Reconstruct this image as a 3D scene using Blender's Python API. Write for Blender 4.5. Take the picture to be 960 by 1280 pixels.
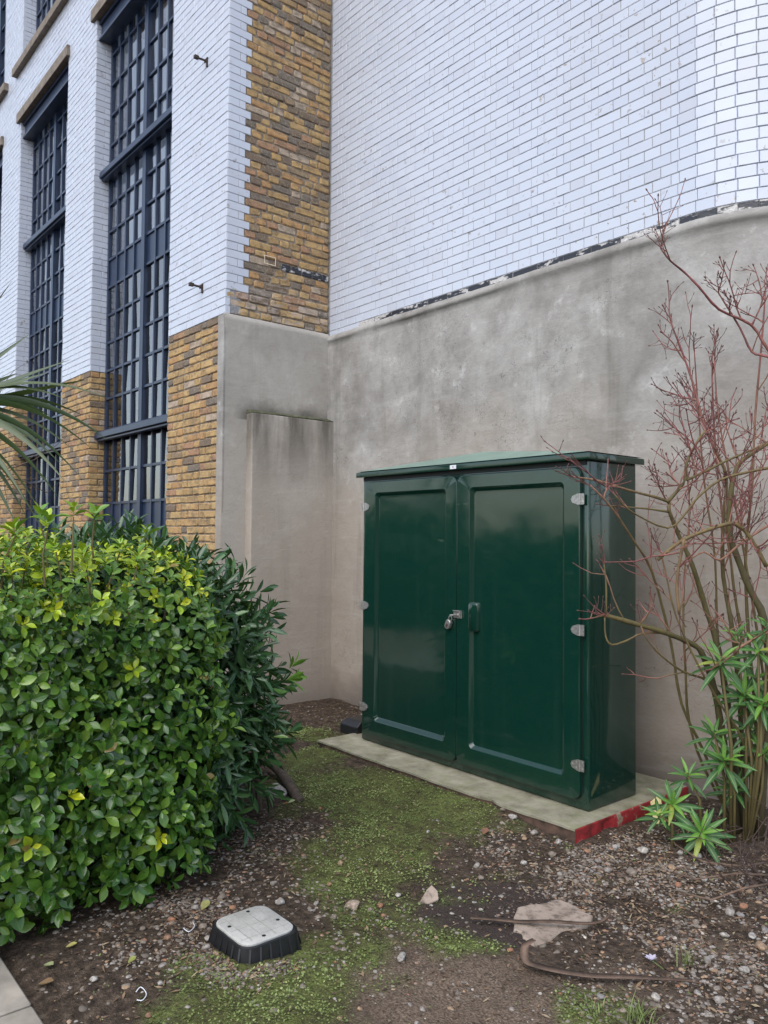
import bpy, bmesh, math, random
import numpy as np
from mathutils import Vector, Matrix

for o in list(bpy.data.objects):
    bpy.data.objects.remove(o)
SC = bpy.context.scene
COL = SC.collection
random.seed(7)
RNG = np.random.default_rng(11)
R = math.radians

# ------------------------------------------------------------------ camera
# World: X runs along the walls (right), Y into the rendered wall, Z up, metres.
FPX, PITCH, ROLL, YAW, EYE = 984.7, R(1.744), R(.478), R(40.19), 1.55
_fw = np.array([-math.cos(YAW), math.sin(YAW), 0.]); _rt = np.array([math.sin(YAW), math.cos(YAW), 0.]); _up = np.array([0, 0, 1.])
CF = math.cos(PITCH) * _fw + math.sin(PITCH) * _up
_u0 = math.cos(PITCH) * _up - math.sin(PITCH) * _fw
CX = math.cos(ROLL) * _rt + math.sin(ROLL) * _u0
CU = -math.sin(ROLL) * _rt + math.cos(ROLL) * _u0
CP = np.array([0, 0, EYE])
cam = bpy.data.cameras.new('camera'); camo = bpy.data.objects.new('camera', cam); COL.objects.link(camo)
cam.sensor_fit = 'VERTICAL'; cam.sensor_height = 36; cam.sensor_width = 27; cam.lens = FPX / 1280 * 36
cam.clip_start = .05; cam.clip_end = 500
camo.matrix_world = Matrix(((CX[0], CU[0], -CF[0], 0), (CX[1], CU[1], -CF[1], 0), (CX[2], CU[2], -CF[2], EYE), (0, 0, 0, 1)))
SC.camera = camo

# ------------------------------------------------------------------ sky, sun, exposure (overcast)
W = bpy.data.worlds.new('World'); SC.world = W; W.use_nodes = True
wn = W.node_tree.nodes; wl = W.node_tree.links
bg = wn['Background']; sky = wn.new('ShaderNodeTexSky'); sky.sky_type = 'NISHITA'; sky.sun_disc = False
sky.sun_elevation = R(52); sky.sun_rotation = R(160); sky.air_density = 1.0; sky.dust_density = 1.6; sky.ozone_density = 1.0
hs = wn.new('ShaderNodeHueSaturation'); hs.inputs['Saturation'].default_value = .62
wl.new(sky.outputs[0], hs.inputs['Color']); wl.new(hs.outputs[0], bg.inputs['Color']); bg.inputs['Strength'].default_value = .15
sun = bpy.data.lights.new('sun', 'SUN'); suno = bpy.data.objects.new('sun', sun); COL.objects.link(suno)
sun.energy = 1.15; sun.angle = R(70); sun.color = (1, .965, .92)
_sd = Vector((math.sin(R(160)) * math.cos(R(52)), math.cos(R(160)) * math.cos(R(52)), math.sin(R(52))))
suno.rotation_euler = _sd.to_track_quat('Z', 'Y').to_euler(); suno.location = (0, 0, 20)
SC.view_settings.view_transform = 'Standard'; SC.view_settings.look = 'None'
SC.view_settings.gamma = 1; SC.view_settings.use_curve_mapping = False
SC.view_settings.exposure = .82

# ------------------------------------------------------------------ pixel helpers (photograph 960 x 1280)
def ray(px, py): return CF + CX * (px - 480) / FPX - CU * (py - 640) / FPX
def onz(px, py, z=0.):
    d = ray(px, py); return CP + d * (z - EYE) / d[2]
def ony(px, py, y):
    d = ray(px, py); return CP + d * y / d[1]
def onx(px, py, x):
    d = ray(px, py); return CP + d * x / d[0]
def atd(px, py, depth): return CP + ray(px, py) * depth
def proj(P):
    v = np.asarray(P) - CP; z = v @ CF; z = np.where(np.abs(z) < 1e-6, 1e-6, z)
    return 480 + FPX * (v @ CX) / z, 640 - FPX * (v @ CU) / z, z

# ------------------------------------------------------------------ noise in python
def _h(ix, iy, s):
    n = (ix.astype(np.int64) * 374761393 + iy.astype(np.int64) * 668265263 + s * 974711) & 0x7fffffff
    n = (n ^ (n >> 13)) * 1274126177 & 0x7fffffff
    return ((n ^ (n >> 16)) & 0xffff) / 65535.
def vnoise(x, y, s=0):
    x = np.asarray(x, float); y = np.asarray(y, float)
    ix = np.floor(x); iy = np.floor(y); fx = x - ix; fy = y - iy
    fx = fx * fx * (3 - 2 * fx); fy = fy * fy * (3 - 2 * fy)
    a = _h(ix, iy, s); b = _h(ix + 1, iy, s); c = _h(ix, iy + 1, s); d = _h(ix + 1, iy + 1, s)
    return (a * (1 - fx) + b * fx) * (1 - fy) + (c * (1 - fx) + d * fx) * fy
def fbm(x, y, s=0, o=4):
    v = 0; a = .5; t = 0
    for k in range(o):
        v = v + a * vnoise(x * 2 ** k, y * 2 ** k, s + k * 17); t += a; a *= .5
    return v / t

# ------------------------------------------------------------------ objects
def tag(o, label=None, cat=None, group=None, kind=None):
    if label: o['label'] = label
    if cat: o['category'] = cat
    if group: o['group'] = group
    if kind: o['kind'] = kind
    return o
def link(name, mesh, parent=None, mat=None):
    o = bpy.data.objects.new(name, mesh); COL.objects.link(o)
    if parent: o.parent = parent
    if mat and mesh and not mesh.materials: mesh.materials.append(mat)
    return o
def empty(name, loc, label, cat, group=None):
    o = bpy.data.objects.new(name, None); COL.objects.link(o); o.location = loc
    o.empty_display_size = .1
    tag(o, label, cat, group); return o
def under(o, parent):          # parent, keeping the world place (parents are unrotated empties)
    o.parent = parent; o.matrix_parent_inverse = Matrix.Translation(-Vector(parent.location)); return o
class MB:
    def __init__(s): s.v = []; s.f = []; s.n = 0; s.t = []
    def add(s, V, F, t=0.):
        V = np.asarray(V, float); s.v.append(V); s.f.extend([tuple(i + s.n for i in f) for f in F]); s.n += len(V)
        s.t.append(np.full(len(V), t) if np.isscalar(t) else np.asarray(t, float)); return s
    def box(s, a, b, t=0.):
        (x0, y0, z0), (x1, y1, z1) = a, b
        return s.add([(x0, y0, z0), (x1, y0, z0), (x1, y1, z0), (x0, y1, z0), (x0, y0, z1), (x1, y0, z1), (x1, y1, z1), (x0, y1, z1)],
              [(0, 3, 2, 1), (4, 5, 6, 7), (0, 1, 5, 4), (1, 2, 6, 5), (2, 3, 7, 6), (3, 0, 4, 7)], t)
    def tube(s, P, rad, n=6, t=0., cap=True):
        P = [np.asarray(p, float) for p in P]; k = len(P)
        if np.isscalar(rad): rad = [rad] * k
        V = []; up = np.array([.13, .21, 1.]); tt = []
        for i in range(k):
            d = P[min(i + 1, k - 1)] - P[max(i - 1, 0)]; d = d / (np.linalg.norm(d) + 1e-9)
            if abs(d @ up) > .98 * np.linalg.norm(up): up = np.array([1., .2, .1])
            a = np.cross(d, up); a /= np.linalg.norm(a); b = np.cross(d, a)
            for j in range(n):
                w = 2 * math.pi * j / n; V.append(P[i] + rad[i] * (math.cos(w) * a + math.sin(w) * b))
                tt.append(t if np.isscalar(t) else t[i])
        F = [(i * n + j, i * n + (j + 1) % n, (i + 1) * n + (j + 1) % n, (i + 1) * n + j) for i in range(k - 1) for j in range(n)]
        if cap: F += [tuple(range(n))[::-1], tuple((k - 1) * n + j for j in range(n))]
        return s.add(V, F, tt)
    def mesh(s, name, smooth=False):
        m = bpy.data.meshes.new(name); m.from_pydata(np.concatenate(s.v).tolist(), [], s.f)
        a = m.attributes.new('tint', 'FLOAT', 'POINT'); a.data.foreach_set('value', np.concatenate(s.t).astype(np.float32))
        if smooth: m.polygons.foreach_set('use_smooth', [True] * len(m.polygons))
        m.update(); return m
    def build(s, name, mat, parent=None, smooth=False, bevel=0., seg=2):
        m = s.mesh(name, smooth)
        if bevel:
            bm = bmesh.new(); bm.from_mesh(m); bmesh.ops.remove_doubles(bm, verts=bm.verts, dist=1e-5)
            es = [e for e in bm.edges if len(e.link_faces) == 2 and e.calc_face_angle(0) > .5]
            bmesh.ops.bevel(bm, geom=es, offset=bevel, segments=seg, profile=.6, affect='EDGES', clamp_overlap=True)
            bm.to_mesh(m); bm.free()
            if smooth: m.polygons.foreach_set('use_smooth', [True] * len(m.polygons))
        o = link(name, m, None, mat)
        if parent is not None: under(o, parent)
        return o
def smooth_by_angle(o, ang=40):
    m = o.data; m.polygons.foreach_set('use_smooth', [True] * len(m.polygons))
    bm = bmesh.new(); bm.from_mesh(m)
    for e in bm.edges:
        e.smooth = not (len(e.link_faces) == 2 and e.calc_face_angle(0) > R(ang))
    bm.to_mesh(m); bm.free(); return o

# ------------------------------------------------------------------ materials
class NT:
    def __init__(s, name):
        s.m = bpy.data.materials.new(name); s.m.use_nodes = True; s.t = s.m.node_tree; s.p = s.t.nodes['Principled BSDF']
        s.pos = s.n('ShaderNodeNewGeometry').outputs['Position']
    def n(s, ty, **kw):
        x = s.t.nodes.new(ty)
        for k, v in kw.items(): setattr(x, k, v)
        return x
    def set(s, sock, v):
        if hasattr(v, 'is_linked') or isinstance(v, bpy.types.NodeSocket): s.t.links.new(v, sock)
        else:
            if isinstance(v, (tuple, list)) and len(v) == 3 and sock.type == 'RGBA': v = (*v, 1)
            sock.default_value = v
    def noise(s, scale, detail=4, rough=.55, vec=None, out='Fac', dist=0.):
        x = s.n('ShaderNodeTexNoise'); s.set(x.inputs['Vector'], vec or s.pos); x.inputs['Scale'].default_value = scale
        x.inputs['Detail'].default_value = detail; x.inputs['Roughness'].default_value = rough; x.inputs['Distortion'].default_value = dist
        return x.outputs[out]
    def scale(s, v, vec=None):
        x = s.n('ShaderNodeVectorMath', operation='MULTIPLY'); s.set(x.inputs[0], vec or s.pos); x.inputs[1].default_value = v; return x.outputs[0]
    def ramp(s, fac, stops, interp='LINEAR'):
        x = s.n('ShaderNodeValToRGB'); x.color_ramp.interpolation = interp; e = x.color_ramp.elements
        while len(e) < len(stops): e.new(.5)
        for i, (p, c) in enumerate(stops):
            e[i].position = p; e[i].color = (c, c, c, 1) if np.isscalar(c) else (*c, 1)
        s.set(x.inputs[0], fac); return x.outputs[0]
    def mix(s, f, a, b, mode='MIX'):
        x = s.n('ShaderNodeMix', data_type='RGBA', blend_type=mode); s.set(x.inputs[0], f); s.set(x.inputs[6], a); s.set(x.inputs[7], b); return x.outputs[2]
    def math(s, op, a, b=0., clamp=False):
        x = s.n('ShaderNodeMath', operation=op, use_clamp=clamp); s.set(x.inputs[0], a); s.set(x.inputs[1], b); return x.outputs[0]
    def attr(s, name, out='Fac'):
        x = s.n('ShaderNodeAttribute'); x.attribute_name = name; return x.outputs[out]
    def sep(s, vec=None):
        x = s.n('ShaderNodeSeparateXYZ'); s.set(x.inputs[0], vec or s.pos); return x.outputs
    def bump(s, h, st=.3, d=.01):
        x = s.n('ShaderNodeBump'); x.inputs['Strength'].default_value = st; x.inputs['Distance'].default_value = d
        s.set(x.inputs['Height'], h); s.set(s.p.inputs['Normal'], x.outputs[0]); return x.outputs[0]
    def out(s, col=None, rough=None, spec=None, metal=None):
        if col is not None: s.set(s.p.inputs['Base Color'], col)
        if rough is not None: s.set(s.p.inputs['Roughness'], rough)
        if spec is not None: s.set(s.p.inputs['Specular IOR Level'], spec)
        if metal is not None: s.set(s.p.inputs['Metallic'], metal)
        return s.m
M = {}
def simple(name, col, rough=.6, metal=0., var=.25, scale=25, bump=.15, spec=.5):
    t = NT(name); n = t.noise(scale, 5); dk = tuple(c * (1 - var) for c in col); lt = tuple(min(1, c * (1 + var)) for c in col)
    t.bump(n, bump, .004); M[name] = t.out(t.ramp(n, [(.3, dk), (.7, lt)]), rough, spec, metal); return M[name]

# glazed white bricks
t = NT('glazed_white'); ti = t.attr('tint')
c = t.ramp(ti, [(0., (.51, .555, .66)), (.25, (.535, .58, .68)), (.6, (.555, .60, .695)), (.84, (.53, .57, .665)), (.93, (.51, .545, .635)), (.97, (.51, .53, .60)), (1., (.46, .47, .53))])
big = t.noise(.9, 3); c = t.mix(t.ramp(big, [(.42, 0.), (.7, .35)]), c, (.49, .51, .575))
ch = t.noise(19, 5, .65); chm = t.ramp(ch, [(.62, 0.), (.64, 1.)]); ar = t.ramp(t.noise(1.3, 3), [(.44, 0.), (.6, 1.)])
c = t.mix(t.math('MULTIPLY', chm, ar), c, t.ramp(t.noise(40, 2), [(.3, (.22, .20, .19)), (.7, (.42, .37, .33))]))
cr = t.noise(160, 2); c = t.mix(t.ramp(cr, [(.70, 0.), (.76, .45)]), c, (.42, .42, .45))
t.bump(t.noise(11, 2), .16, .008)
M['glazed_white'] = t.out(c, t.ramp(t.noise(7, 3), [(.3, .08), (.7, .24)]), .6)
# chipped black plinth bricks
t = NT('glazed_black'); n = t.noise(9, 5, .65, vec=t.scale((1, 1, 3.2))); c = t.mix(t.ramp(t.math('ADD', n, t.math('MULTIPLY', t.attr('tint'), .22)), [(.60, 0.), (.66, 1.)]), (.018, .02, .03), t.ramp(t.noise(60, 3), [(.3, (.38, .36, .34)), (.7, (.66, .65, .65))]))
t.bump(n, .5, .01); M['glazed_black'] = t.out(c, .35)
# mortar behind the bricks
simple('mortar_grey', (.27, .27, .285), .9, var=.3, scale=40)
simple('mortar_brown', (.24, .20, .16), .95, var=.4, scale=30)
# London stock brick
t = NT('stock_brick'); ti = t.attr('tint')
c = t.ramp(ti, [(0., (.20, .14, .095)), (.14, (.19, .165, .14)), (.24, (.33, .225, .12)), (.45, (.45, .295, .13)), (.62, (.50, .345, .165)), (.8, (.45, .265, .12)), (.9, (.36, .21, .135)), (1., (.46, .40, .32))])
n1 = t.noise(17, 5, .65); c = t.mix(t.ramp(n1, [(.34, .6), (.56, 0.)]), c, (.12, .095, .075))
n2 = t.noise(70, 3); c = t.mix(t.ramp(n2, [(.54, 0.), (.72, .6)]), c, (.47, .40, .29))
n3 = t.noise(1.3, 4); c = t.mix(t.ramp(n3, [(.5, 0.), (.72, .3)]), c, (.16, .125, .10))
zz = t.sep()
# white mortar bloom on the lowest courses of the return
sm = t.math('MULTIPLY', t.ramp(t.noise(9, 5, .7, vec=t.scale((1, 1, 2.2))), [(.46, 0.), (.62, .75)]), t.math('MULTIPLY', t.math('GREATER_THAN', zz[0], -6.34), t.ramp(t.math('MULTIPLY', t.math('SUBTRACT', zz[2], 3.5), 1.6), [(0., 1.), (.45, .9), (.75, 0.)])))
c = t.mix(sm, c, (.47, .40, .36))
t.bump(t.math('ADD', n1, t.math('MULTIPLY', n2, .5)), .6, .012); M['stock_brick'] = t.out(c, .92, .2)
# cement render
def render_mat(name, brown):
    t = NT(name); z = t.sep()
    n = t.noise(1.5, 7, .62, dist=.4); m = t.noise(5, 6, .7); f = t.noise(55, 3)
    c = t.ramp(n, [(.28, (.185, .176, .165)), (.42, (.285, .274, .26)), (.56, (.355, .345, .33)), (.74, (.46, .45, .438))])
    c = t.mix(t.ramp(m, [(.35, .5), (.52, 0.)]), c, (.19, .18, .168))
    c = t.mix(t.ramp(m, [(.58, 0.), (.74, .7)]), c, (.58, .57, .56))
    h = t.math('ADD', t.math('MULTIPLY', z[2], .3), t.math('MULTIPLY', t.math('SUBTRACT', t.noise(1.1, 4), .5), .55))
    c = t.mix(t.ramp(h, [(.12, .8), (.5, .62), (.82, 0.)]), c, brown)
    # rising damp on the lowest part, algae in the streaks
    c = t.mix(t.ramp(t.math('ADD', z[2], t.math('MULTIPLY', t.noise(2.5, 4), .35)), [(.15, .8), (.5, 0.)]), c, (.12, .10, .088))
    st = t.noise(1., 5, .6, vec=t.scale((5.5, 5.5, .5)))
    c = t.mix(t.ramp(st, [(.56, 0.), (.74, .5)]), c, (.14, .13, .11))
    vo = t.n('ShaderNodeTexVoronoi', feature='DISTANCE_TO_EDGE'); t.set(vo.inputs['Vector'], t.noise(1.3, 5, .7, out='Color')); vo.inputs['Scale'].default_value = 3.2
    crk = t.math('MULTIPLY', t.ramp(vo.outputs['Distance'], [(0., 1.), (.006, 0.)]), t.ramp(t.noise(.8, 2), [(.5, 0.), (.62, .7)]))
    c = t.mix(crk, c, (.09, .08, .07))
    tw_ = t.noise(1., 3, .6, vec=t.scale((2.2, 2.2, 14.))); c = t.mix(t.ramp(tw_, [(.55, 0.), (.75, .22)]), c, (.50, .49, .47))
    t.bump(t.math('ADD', t.math('ADD', t.math('MULTIPLY', m, 1.), t.math('MULTIPLY', f, .25)), t.math('MULTIPLY', tw_, .35)), .35, .02)
    M[name] = t.out(c, .88, .25); return t, c
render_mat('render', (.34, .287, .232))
# buttress render: dark algae runs below its ledge
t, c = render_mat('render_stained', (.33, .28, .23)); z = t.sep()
run = t.math('MULTIPLY', t.ramp(t.noise(1., 5, .65, vec=t.scale((4.5, 4.5, .7))), [(.38, 0.), (.62, 1.)]), t.ramp(t.math('SUBTRACT', z[2], 1.7), [(.25, 0.), (.95, 1.)]))
t.out(t.mix(t.math('MULTIPLY', run, .8), t.mix(.4, c, (.52, .455, .385)), (.075, .068, .056)))
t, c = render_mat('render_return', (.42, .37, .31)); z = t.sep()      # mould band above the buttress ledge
bd = t.math('MULTIPLY', t.math('MULTIPLY', t.math('GREATER_THAN', z[2], 2.6), t.ramp(t.math('ADD', t.math('MULTIPLY', t.math('SUBTRACT', z[2], 2.66), 2.2), t.math('MULTIPLY', t.noise(6, 5), .45)), [(.2, 1.), (.55, 0.)])), t.ramp(t.math('SUBTRACT', z[1], 3.5), [(.02, 0.), (.2, 1.)]))
t.out(t.mix(t.math('MULTIPLY', bd, .9), t.mix(.4, c, (.50, .46, .405)), (.06, .055, .042)))
t = NT('ledge_moss'); n = t.noise(14, 5, .7); M['ledge_moss'] = t.out(t.ramp(n, [(.35, (.035, .035, .025)), (.55, (.09, .10, .05)), (.75, (.24, .23, .20))]), .95)
t.bump(n, .6, .02)
t = NT('window_blue'); M['window_blue'] = t.out(t.ramp(t.noise(6, 3), [(.3, (.014, .026, .058)), (.7, (.022, .038, .078))]), .32)
simple('lintel_stone', (.20, .165, .135), .85, var=.3, scale=12)
simple('added_jamb_white', (.78, .80, .84), .8, var=.06, scale=4)  # white of the jambs added to brighten the upper panes
simple('blind_cloth', (.78, .80, .84), .8, var=.06, scale=4)
_m = M['blind_cloth'].node_tree; _tl = _m.nodes.new('ShaderNodeBsdfTranslucent'); _tl.inputs[0].default_value = (.8, .82, .86, 1); _mx = _m.nodes.new('ShaderNodeMixShader'); _mx.inputs[0].default_value = .5
_m.links.new(_m.nodes['Principled BSDF'].outputs[0], _mx.inputs[1]); _m.links.new(_tl.outputs[0], _mx.inputs[2]); _m.links.new(_mx.outputs[0], _m.nodes['Material Output'].inputs[0])
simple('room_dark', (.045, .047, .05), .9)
simple('rust_iron', (.045, .03, .025), .75, var=.5, scale=60)
simple('paint_cream', (.72, .62, .48), .7, var=.1)
# glass pane
t = NT('glass_pane'); t.t.nodes.remove(t.p); tr = t.n('ShaderNodeBsdfTransparent'); gl = t.n('ShaderNodeBsdfGlossy'); mx = t.n('ShaderNodeMixShader'); fr = t.n('ShaderNodeFresnel')
tr.inputs[0].default_value = (.82, .86, .90, 1); gl.inputs['Roughness'].default_value = .02; gl.inputs[0].default_value = (1, 1, 1, 1); fr.inputs[0].default_value = 3.6
bp = t.n('ShaderNodeBump'); bp.inputs['Strength'].default_value = .05; bp.inputs['Distance'].default_value = .02; t.set(bp.inputs['Height'], t.noise(3.5, 2)); t.set(gl.inputs['Normal'], bp.outputs[0])
t.set(mx.inputs[0], fr.outputs[0]); t.set(mx.inputs[1], tr.outputs[0]); t.set(mx.inputs[2], gl.outputs[0]); t.set(t.t.nodes['Material Output'].inputs[0], mx.outputs[0]); M['glass_pane'] = t.m
# cabinet paint
t = NT('cabinet_green'); n = t.noise(1.4, 2); f = t.noise(9, 6, .7); z = t.sep()
c = t.mix(t.ramp(f, [(.5, 0.), (.8, .08)]), (.0042, .030, .0205), (.03, .075, .06))
dust = t.math('MULTIPLY', t.ramp(z[2], [(.06, 1.), (.15, 0.)]), t.ramp(f, [(.45, 0.), (.7, .5)])); c = t.mix(dust, c, (.09, .085, .06))
sk = t.noise(1., 4, .6, vec=t.scale((16, 16, .6))); c = t.mix(t.ramp(sk, [(.55, 0.), (.8, .10)]), c, (.06, .10, .085)); sc_ = t.noise(1., 6, .75, vec=t.scale((3, 3, 22))); c = t.mix(t.math('MULTIPLY', t.ramp(sc_, [(.66, 0.), (.7, .35)]), t.ramp(t.noise(2.2, 2), [(.5, 0.), (.65, 1.)])), c, (.10, .14, .12))
t.bump(t.math('ADD', n, t.math('MULTIPLY', t.noise(4, 1), .3)), .16, .03)
M['cabinet_green'] = t.out(c, t.ramp(f, [(.3, .04), (.75, .12)]), .75)
simple('pale_green', (.16, .25, .205), .3, var=.15, scale=8)  # paler green than the body, for the roof's upward faces
simple('seam_dark', (.004, .008, .007), .6)
simple('galvanised', (.42, .41, .39), .42, metal=.8, var=.25, scale=90)
simple('label_white', (.7, .72, .76), .5, var=.06, scale=60)
t = NT('slab_concrete'); n = t.noise(6, 6, .65); c = t.ramp(n, [(.3, (.15, .14, .10)), (.5, (.27, .255, .19)), (.72, (.38, .36, .28))]); c = t.mix(t.ramp(t.noise(13, 5), [(.5, 0.), (.7, .5)]), c, (.17, .19, .085))
t.bump(t.math('ADD', n, t.math('MULTIPLY', t.noise(90, 3), .4)), .4, .01); M['slab_concrete'] = t.out(c, .92, .2)
t = NT('slab_edge_dark'); n = t.noise(20, 5); M['slab_edge_dark'] = t.out(t.ramp(n, [(.3, (.035, .025, .02)), (.7, (.14, .085, .06))]), .95)
t = NT('red_paint'); n = t.noise(11, 5, .65); c = t.ramp(n, [(.30, (.10, .015, .014)), (.52, (.30, .022, .026)), (.585, (.33, .03, .032)), (.62, (.28, .235, .17))]); t.bump(n, .5, .01); M['red_paint'] = t.out(c, .55)
simple('black_plastic', (.012, .013, .015), .42, var=.3)
t = NT('lid_grey'); n = t.noise(8, 5); M['lid_grey'] = t.out(t.mix(t.ramp(t.noise(60, 4), [(.5, 0.), (.8, .5)]), t.ramp(n, [(.3, (.34, .34, .32)), (.7, (.52, .52, .50))]), (.25, .235, .19)), .75)
simple('groove_dark', (.31, .305, .285), .9)
simple('paving', (.30, .27, .23), .9, var=.3, scale=9)
t = NT('fragment_pink'); n = t.noise(9, 6, .7); c = t.mix(t.ramp(t.noise(22, 5, .7), [(.48, 0.), (.66, .8)]), t.ramp(n, [(.3, (.24, .19, .155)), (.7, (.40, .33, .275))]), (.10, .078, .062)); t.bump(n, .6, .01); M['fragment_pink'] = t.out(c, .93, .2)
t = NT('pebble'); ti = t.attr('tint'); c = t.ramp(ti, [(0., (.11, .095, .08)), (.2, (.24, .20, .165)), (.4, (.34, .32, .30)), (.55, (.50, .48, .45)), (.66, (.38, .25, .15)), (.76, (.34, .14, .07)), (.86, (.24, .23, .23)), (1., (.62, .58, .50))])
n = t.noise(90, 4); t.bump(n, .4, .004); M['pebble'] = t.out(t.mix(t.ramp(t.noise(45, 4, .7), [(.40, .5), (.58, 0.)]), t.mix(t.ramp(n, [(.4, .45), (.6, 0.)]), c, (.14, .12, .10)), (.11, .085, .065)), .85)
t = NT('litter'); M['litter'] = t.out(t.ramp(t.attr('tint'), [(0., (.05, .032, .022)), (.5, (.13, .08, .05)), (.8, (.22, .15, .09)), (1., (.30, .25, .16))]), .9)
t = NT('ground_cover'); M['ground_cover'] = t.out(t.ramp(t.attr('tint'), [(0., (.055, .07, .022)), (.4, (.12, .165, .045)), (.75, (.21, .26, .085)), (1., (.32, .35, .15))]), .7)
# leaves: per-leaf colour in rgb, midrib weight in alpha
def leaf_mat(name, rough, trans, rib, ribcol):
    t = NT(name); a = t.n('ShaderNodeAttribute'); a.attribute_name = 'leafcol'; col = a.outputs['Color']
    n = t.noise(45, 3); col = t.mix(t.ramp(n, [(.35, .35), (.6, 0.)]), col, t.mix(.55, col, (.01, .02, .008)))
    col = t.mix(t.math('MULTIPLY', t.math('POWER', a.outputs['Alpha'], 9.), rib), col, ribcol)
    t.bump(n, .12, .004); t.out(col, rough, .55)
    tl = t.n('ShaderNodeBsdfTranslucent'); t.set(tl.inputs[0], t.mix(.5, col, (.22, .34, .02))); mx = t.n('ShaderNodeMixShader'); mx.inputs[0].default_value = trans
    t.set(mx.inputs[1], t.p.outputs[0]); t.set(mx.inputs[2], tl.outputs[0]); t.set(t.t.nodes['Material Output'].inputs[0], mx.outputs[0]); M[name] = t.m
leaf_mat('leaf_glossy', .17, .16, .45, (.16, .24, .06))
leaf_mat('leaf_laurel', .19, .10, .65, (.12, .20, .06))
leaf_mat('leaf_spurge', .45, .20, .85, (.30, .40, .16))
leaf_mat('leaf_strap', .45, .12, .2, (.2, .24, .1))
t = NT('bark'); n = t.noise(40, 4, vec=t.scale((1, 1, .35))); c = t.ramp(t.attr('tint'), [(0., (.055, .045, .025)), (.25, (.115, .095, .03)), (.45, (.17, .12, .045)), (.6, (.30, .15, .10)), (.8, (.27, .085, .085)), (1., (.11, .05, .045))])
t.bump(n, .5, .004); M['bark'] = t.out(t.mix(t.ramp(n, [(.35, .5), (.6, 0.)]), c, (.05, .04, .025)), .7)
simple('dark_stem', (.055, .035, .028), .8, var=.4)
simple('bark_brown', (.085, .065, .05), .9, var=.45, scale=30, bump=.5)
simple('dry_leaf', (.13, .085, .06), .75, var=.45, scale=18, bump=.4)
# soil
t = NT('soil'); n1 = t.noise(3, 6, .65); n2 = t.noise(28, 5, .7); n3 = t.noise(120, 3)
c = t.ramp(n2, [(.28, (.02, .015, .011)), (.5, (.062, .046, .035)), (.72, (.15, .113, .084))])
c = t.mix(t.math('MULTIPLY', t.attr('sandy'), t.ramp(n3, [(.35, .5), (.65, 1.)])), c, t.ramp(n3, [(.3, (.095, .07, .052)), (.7, (.23, .175, .133))]))
c = t.mix(t.attr('bare'), c, t.ramp(n3, [(.3, (.038, .029, .026)), (.7, (.068, .053, .047))]))
mo = t.math('MULTIPLY', t.attr('moss'), t.ramp(n2, [(.35, .35), (.6, 1.)]))
mc = t.mix(t.ramp(t.noise(5, 4, .7), [(.38, 0.), (.62, 1.)]), t.ramp(n3, [(.3, (.045, .045, .018)), (.55, (.085, .095, .03)), (.75, (.15, .15, .06))]), t.ramp(n3, [(.3, (.06, .085, .022)), (.55, (.14, .175, .05)), (.75, (.24, .26, .10))]))
c = t.mix(mo, c, mc)
t.bump(t.math('ADD', n2, t.math('MULTIPLY', n3, .6)), .8, .02); M['soil'] = t.out(c, .95, .15)

# ================================================================== bricks
# piece: local x along the wall (centred), y into the wall (0 = face), z up (centred)
def brick_var(L, H, D, bev, irr, tint, rnd):
    if irr == 0:
        def ring(i, y): 
            a, b = L / 2 - i, H / 2 - i; return [(-a, y, -b), (a, y, -b), (a, y, b), (-a, y, b)]
        V = ring(0, D) + ring(0, bev) + ring(bev, 0); k = 4
    else:
        def ring(i, y, c):
            a, b = L / 2 - i, H / 2 - i
            return [(-a + c, y, -b), (a - c, y, -b), (a, y, -b + c), (a, y, b - c), (a - c, y, b), (-a + c, y, b), (-a, y, b - c), (-a, y, -b + c)]
        V = ring(0, D, irr) + ring(0, bev, irr) + ring(bev, 0, irr); k = 8
        V = [list(v) for v in V]
        for j in range(k):
            dx, dz = rnd.uniform(-1, 1) * irr * .55, rnd.uniform(-1, 1) * irr * .55
            for q in (1, 2): V[q * k + j][0] += dx; V[q * k + j][2] += dz
            V[2 * k + j][1] += rnd.uniform(-1, 1) * irr * .3
    F = [(r * k + j, r * k + (j + 1) % k, (r + 1) * k + (j + 1) % k, (r + 1) * k + j) for r in (0, 1) for j in range(k)]
    F.append(tuple(2 * k + j for j in range(k)))
    return np.array(V, float), F, tint
_var = {}
def variants(key, L, H, D, bev, irr, tints):
    kk = (key, round(L, 3), round(H, 3))
    if kk not in _var:
        rnd = random.Random(str(kk)); _var[kk] = [brick_var(L, H, D, bev, irr, tt, rnd) + (kk,) for tt in tints]
    return _var[kk]
WT = [.05, .2, .3, .4, .5, .55, .62, .7, .78, .85, .25, .35, .45, .94, .15, .5, .6, .66]
YT = [.04, .12, .2, .3, .38, .45, .5, .55, .6, .66, .72, .8, .88, .97, .58, .42]
def frame(u, into, p):
    m = np.eye(4); m[:3, 0] = u; m[:3, 1] = into; m[:3, 2] = (0, 0, 1); m[:3, 3] = p; return m
def jitter(m, rnd, tilt, push):
    a, b = rnd.gauss(0, tilt), rnd.gauss(0, tilt)
    j = np.eye(4); j[0, 1] = a; j[1, 0] = -a; j[1, 2] = b; j[2, 1] = -b; j[1, 3] = rnd.gauss(0, push); return m @ j
pieces = {}
def put(key, var, m): pieces.setdefault(key, []).append((var, m))
_meshes = {}
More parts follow.
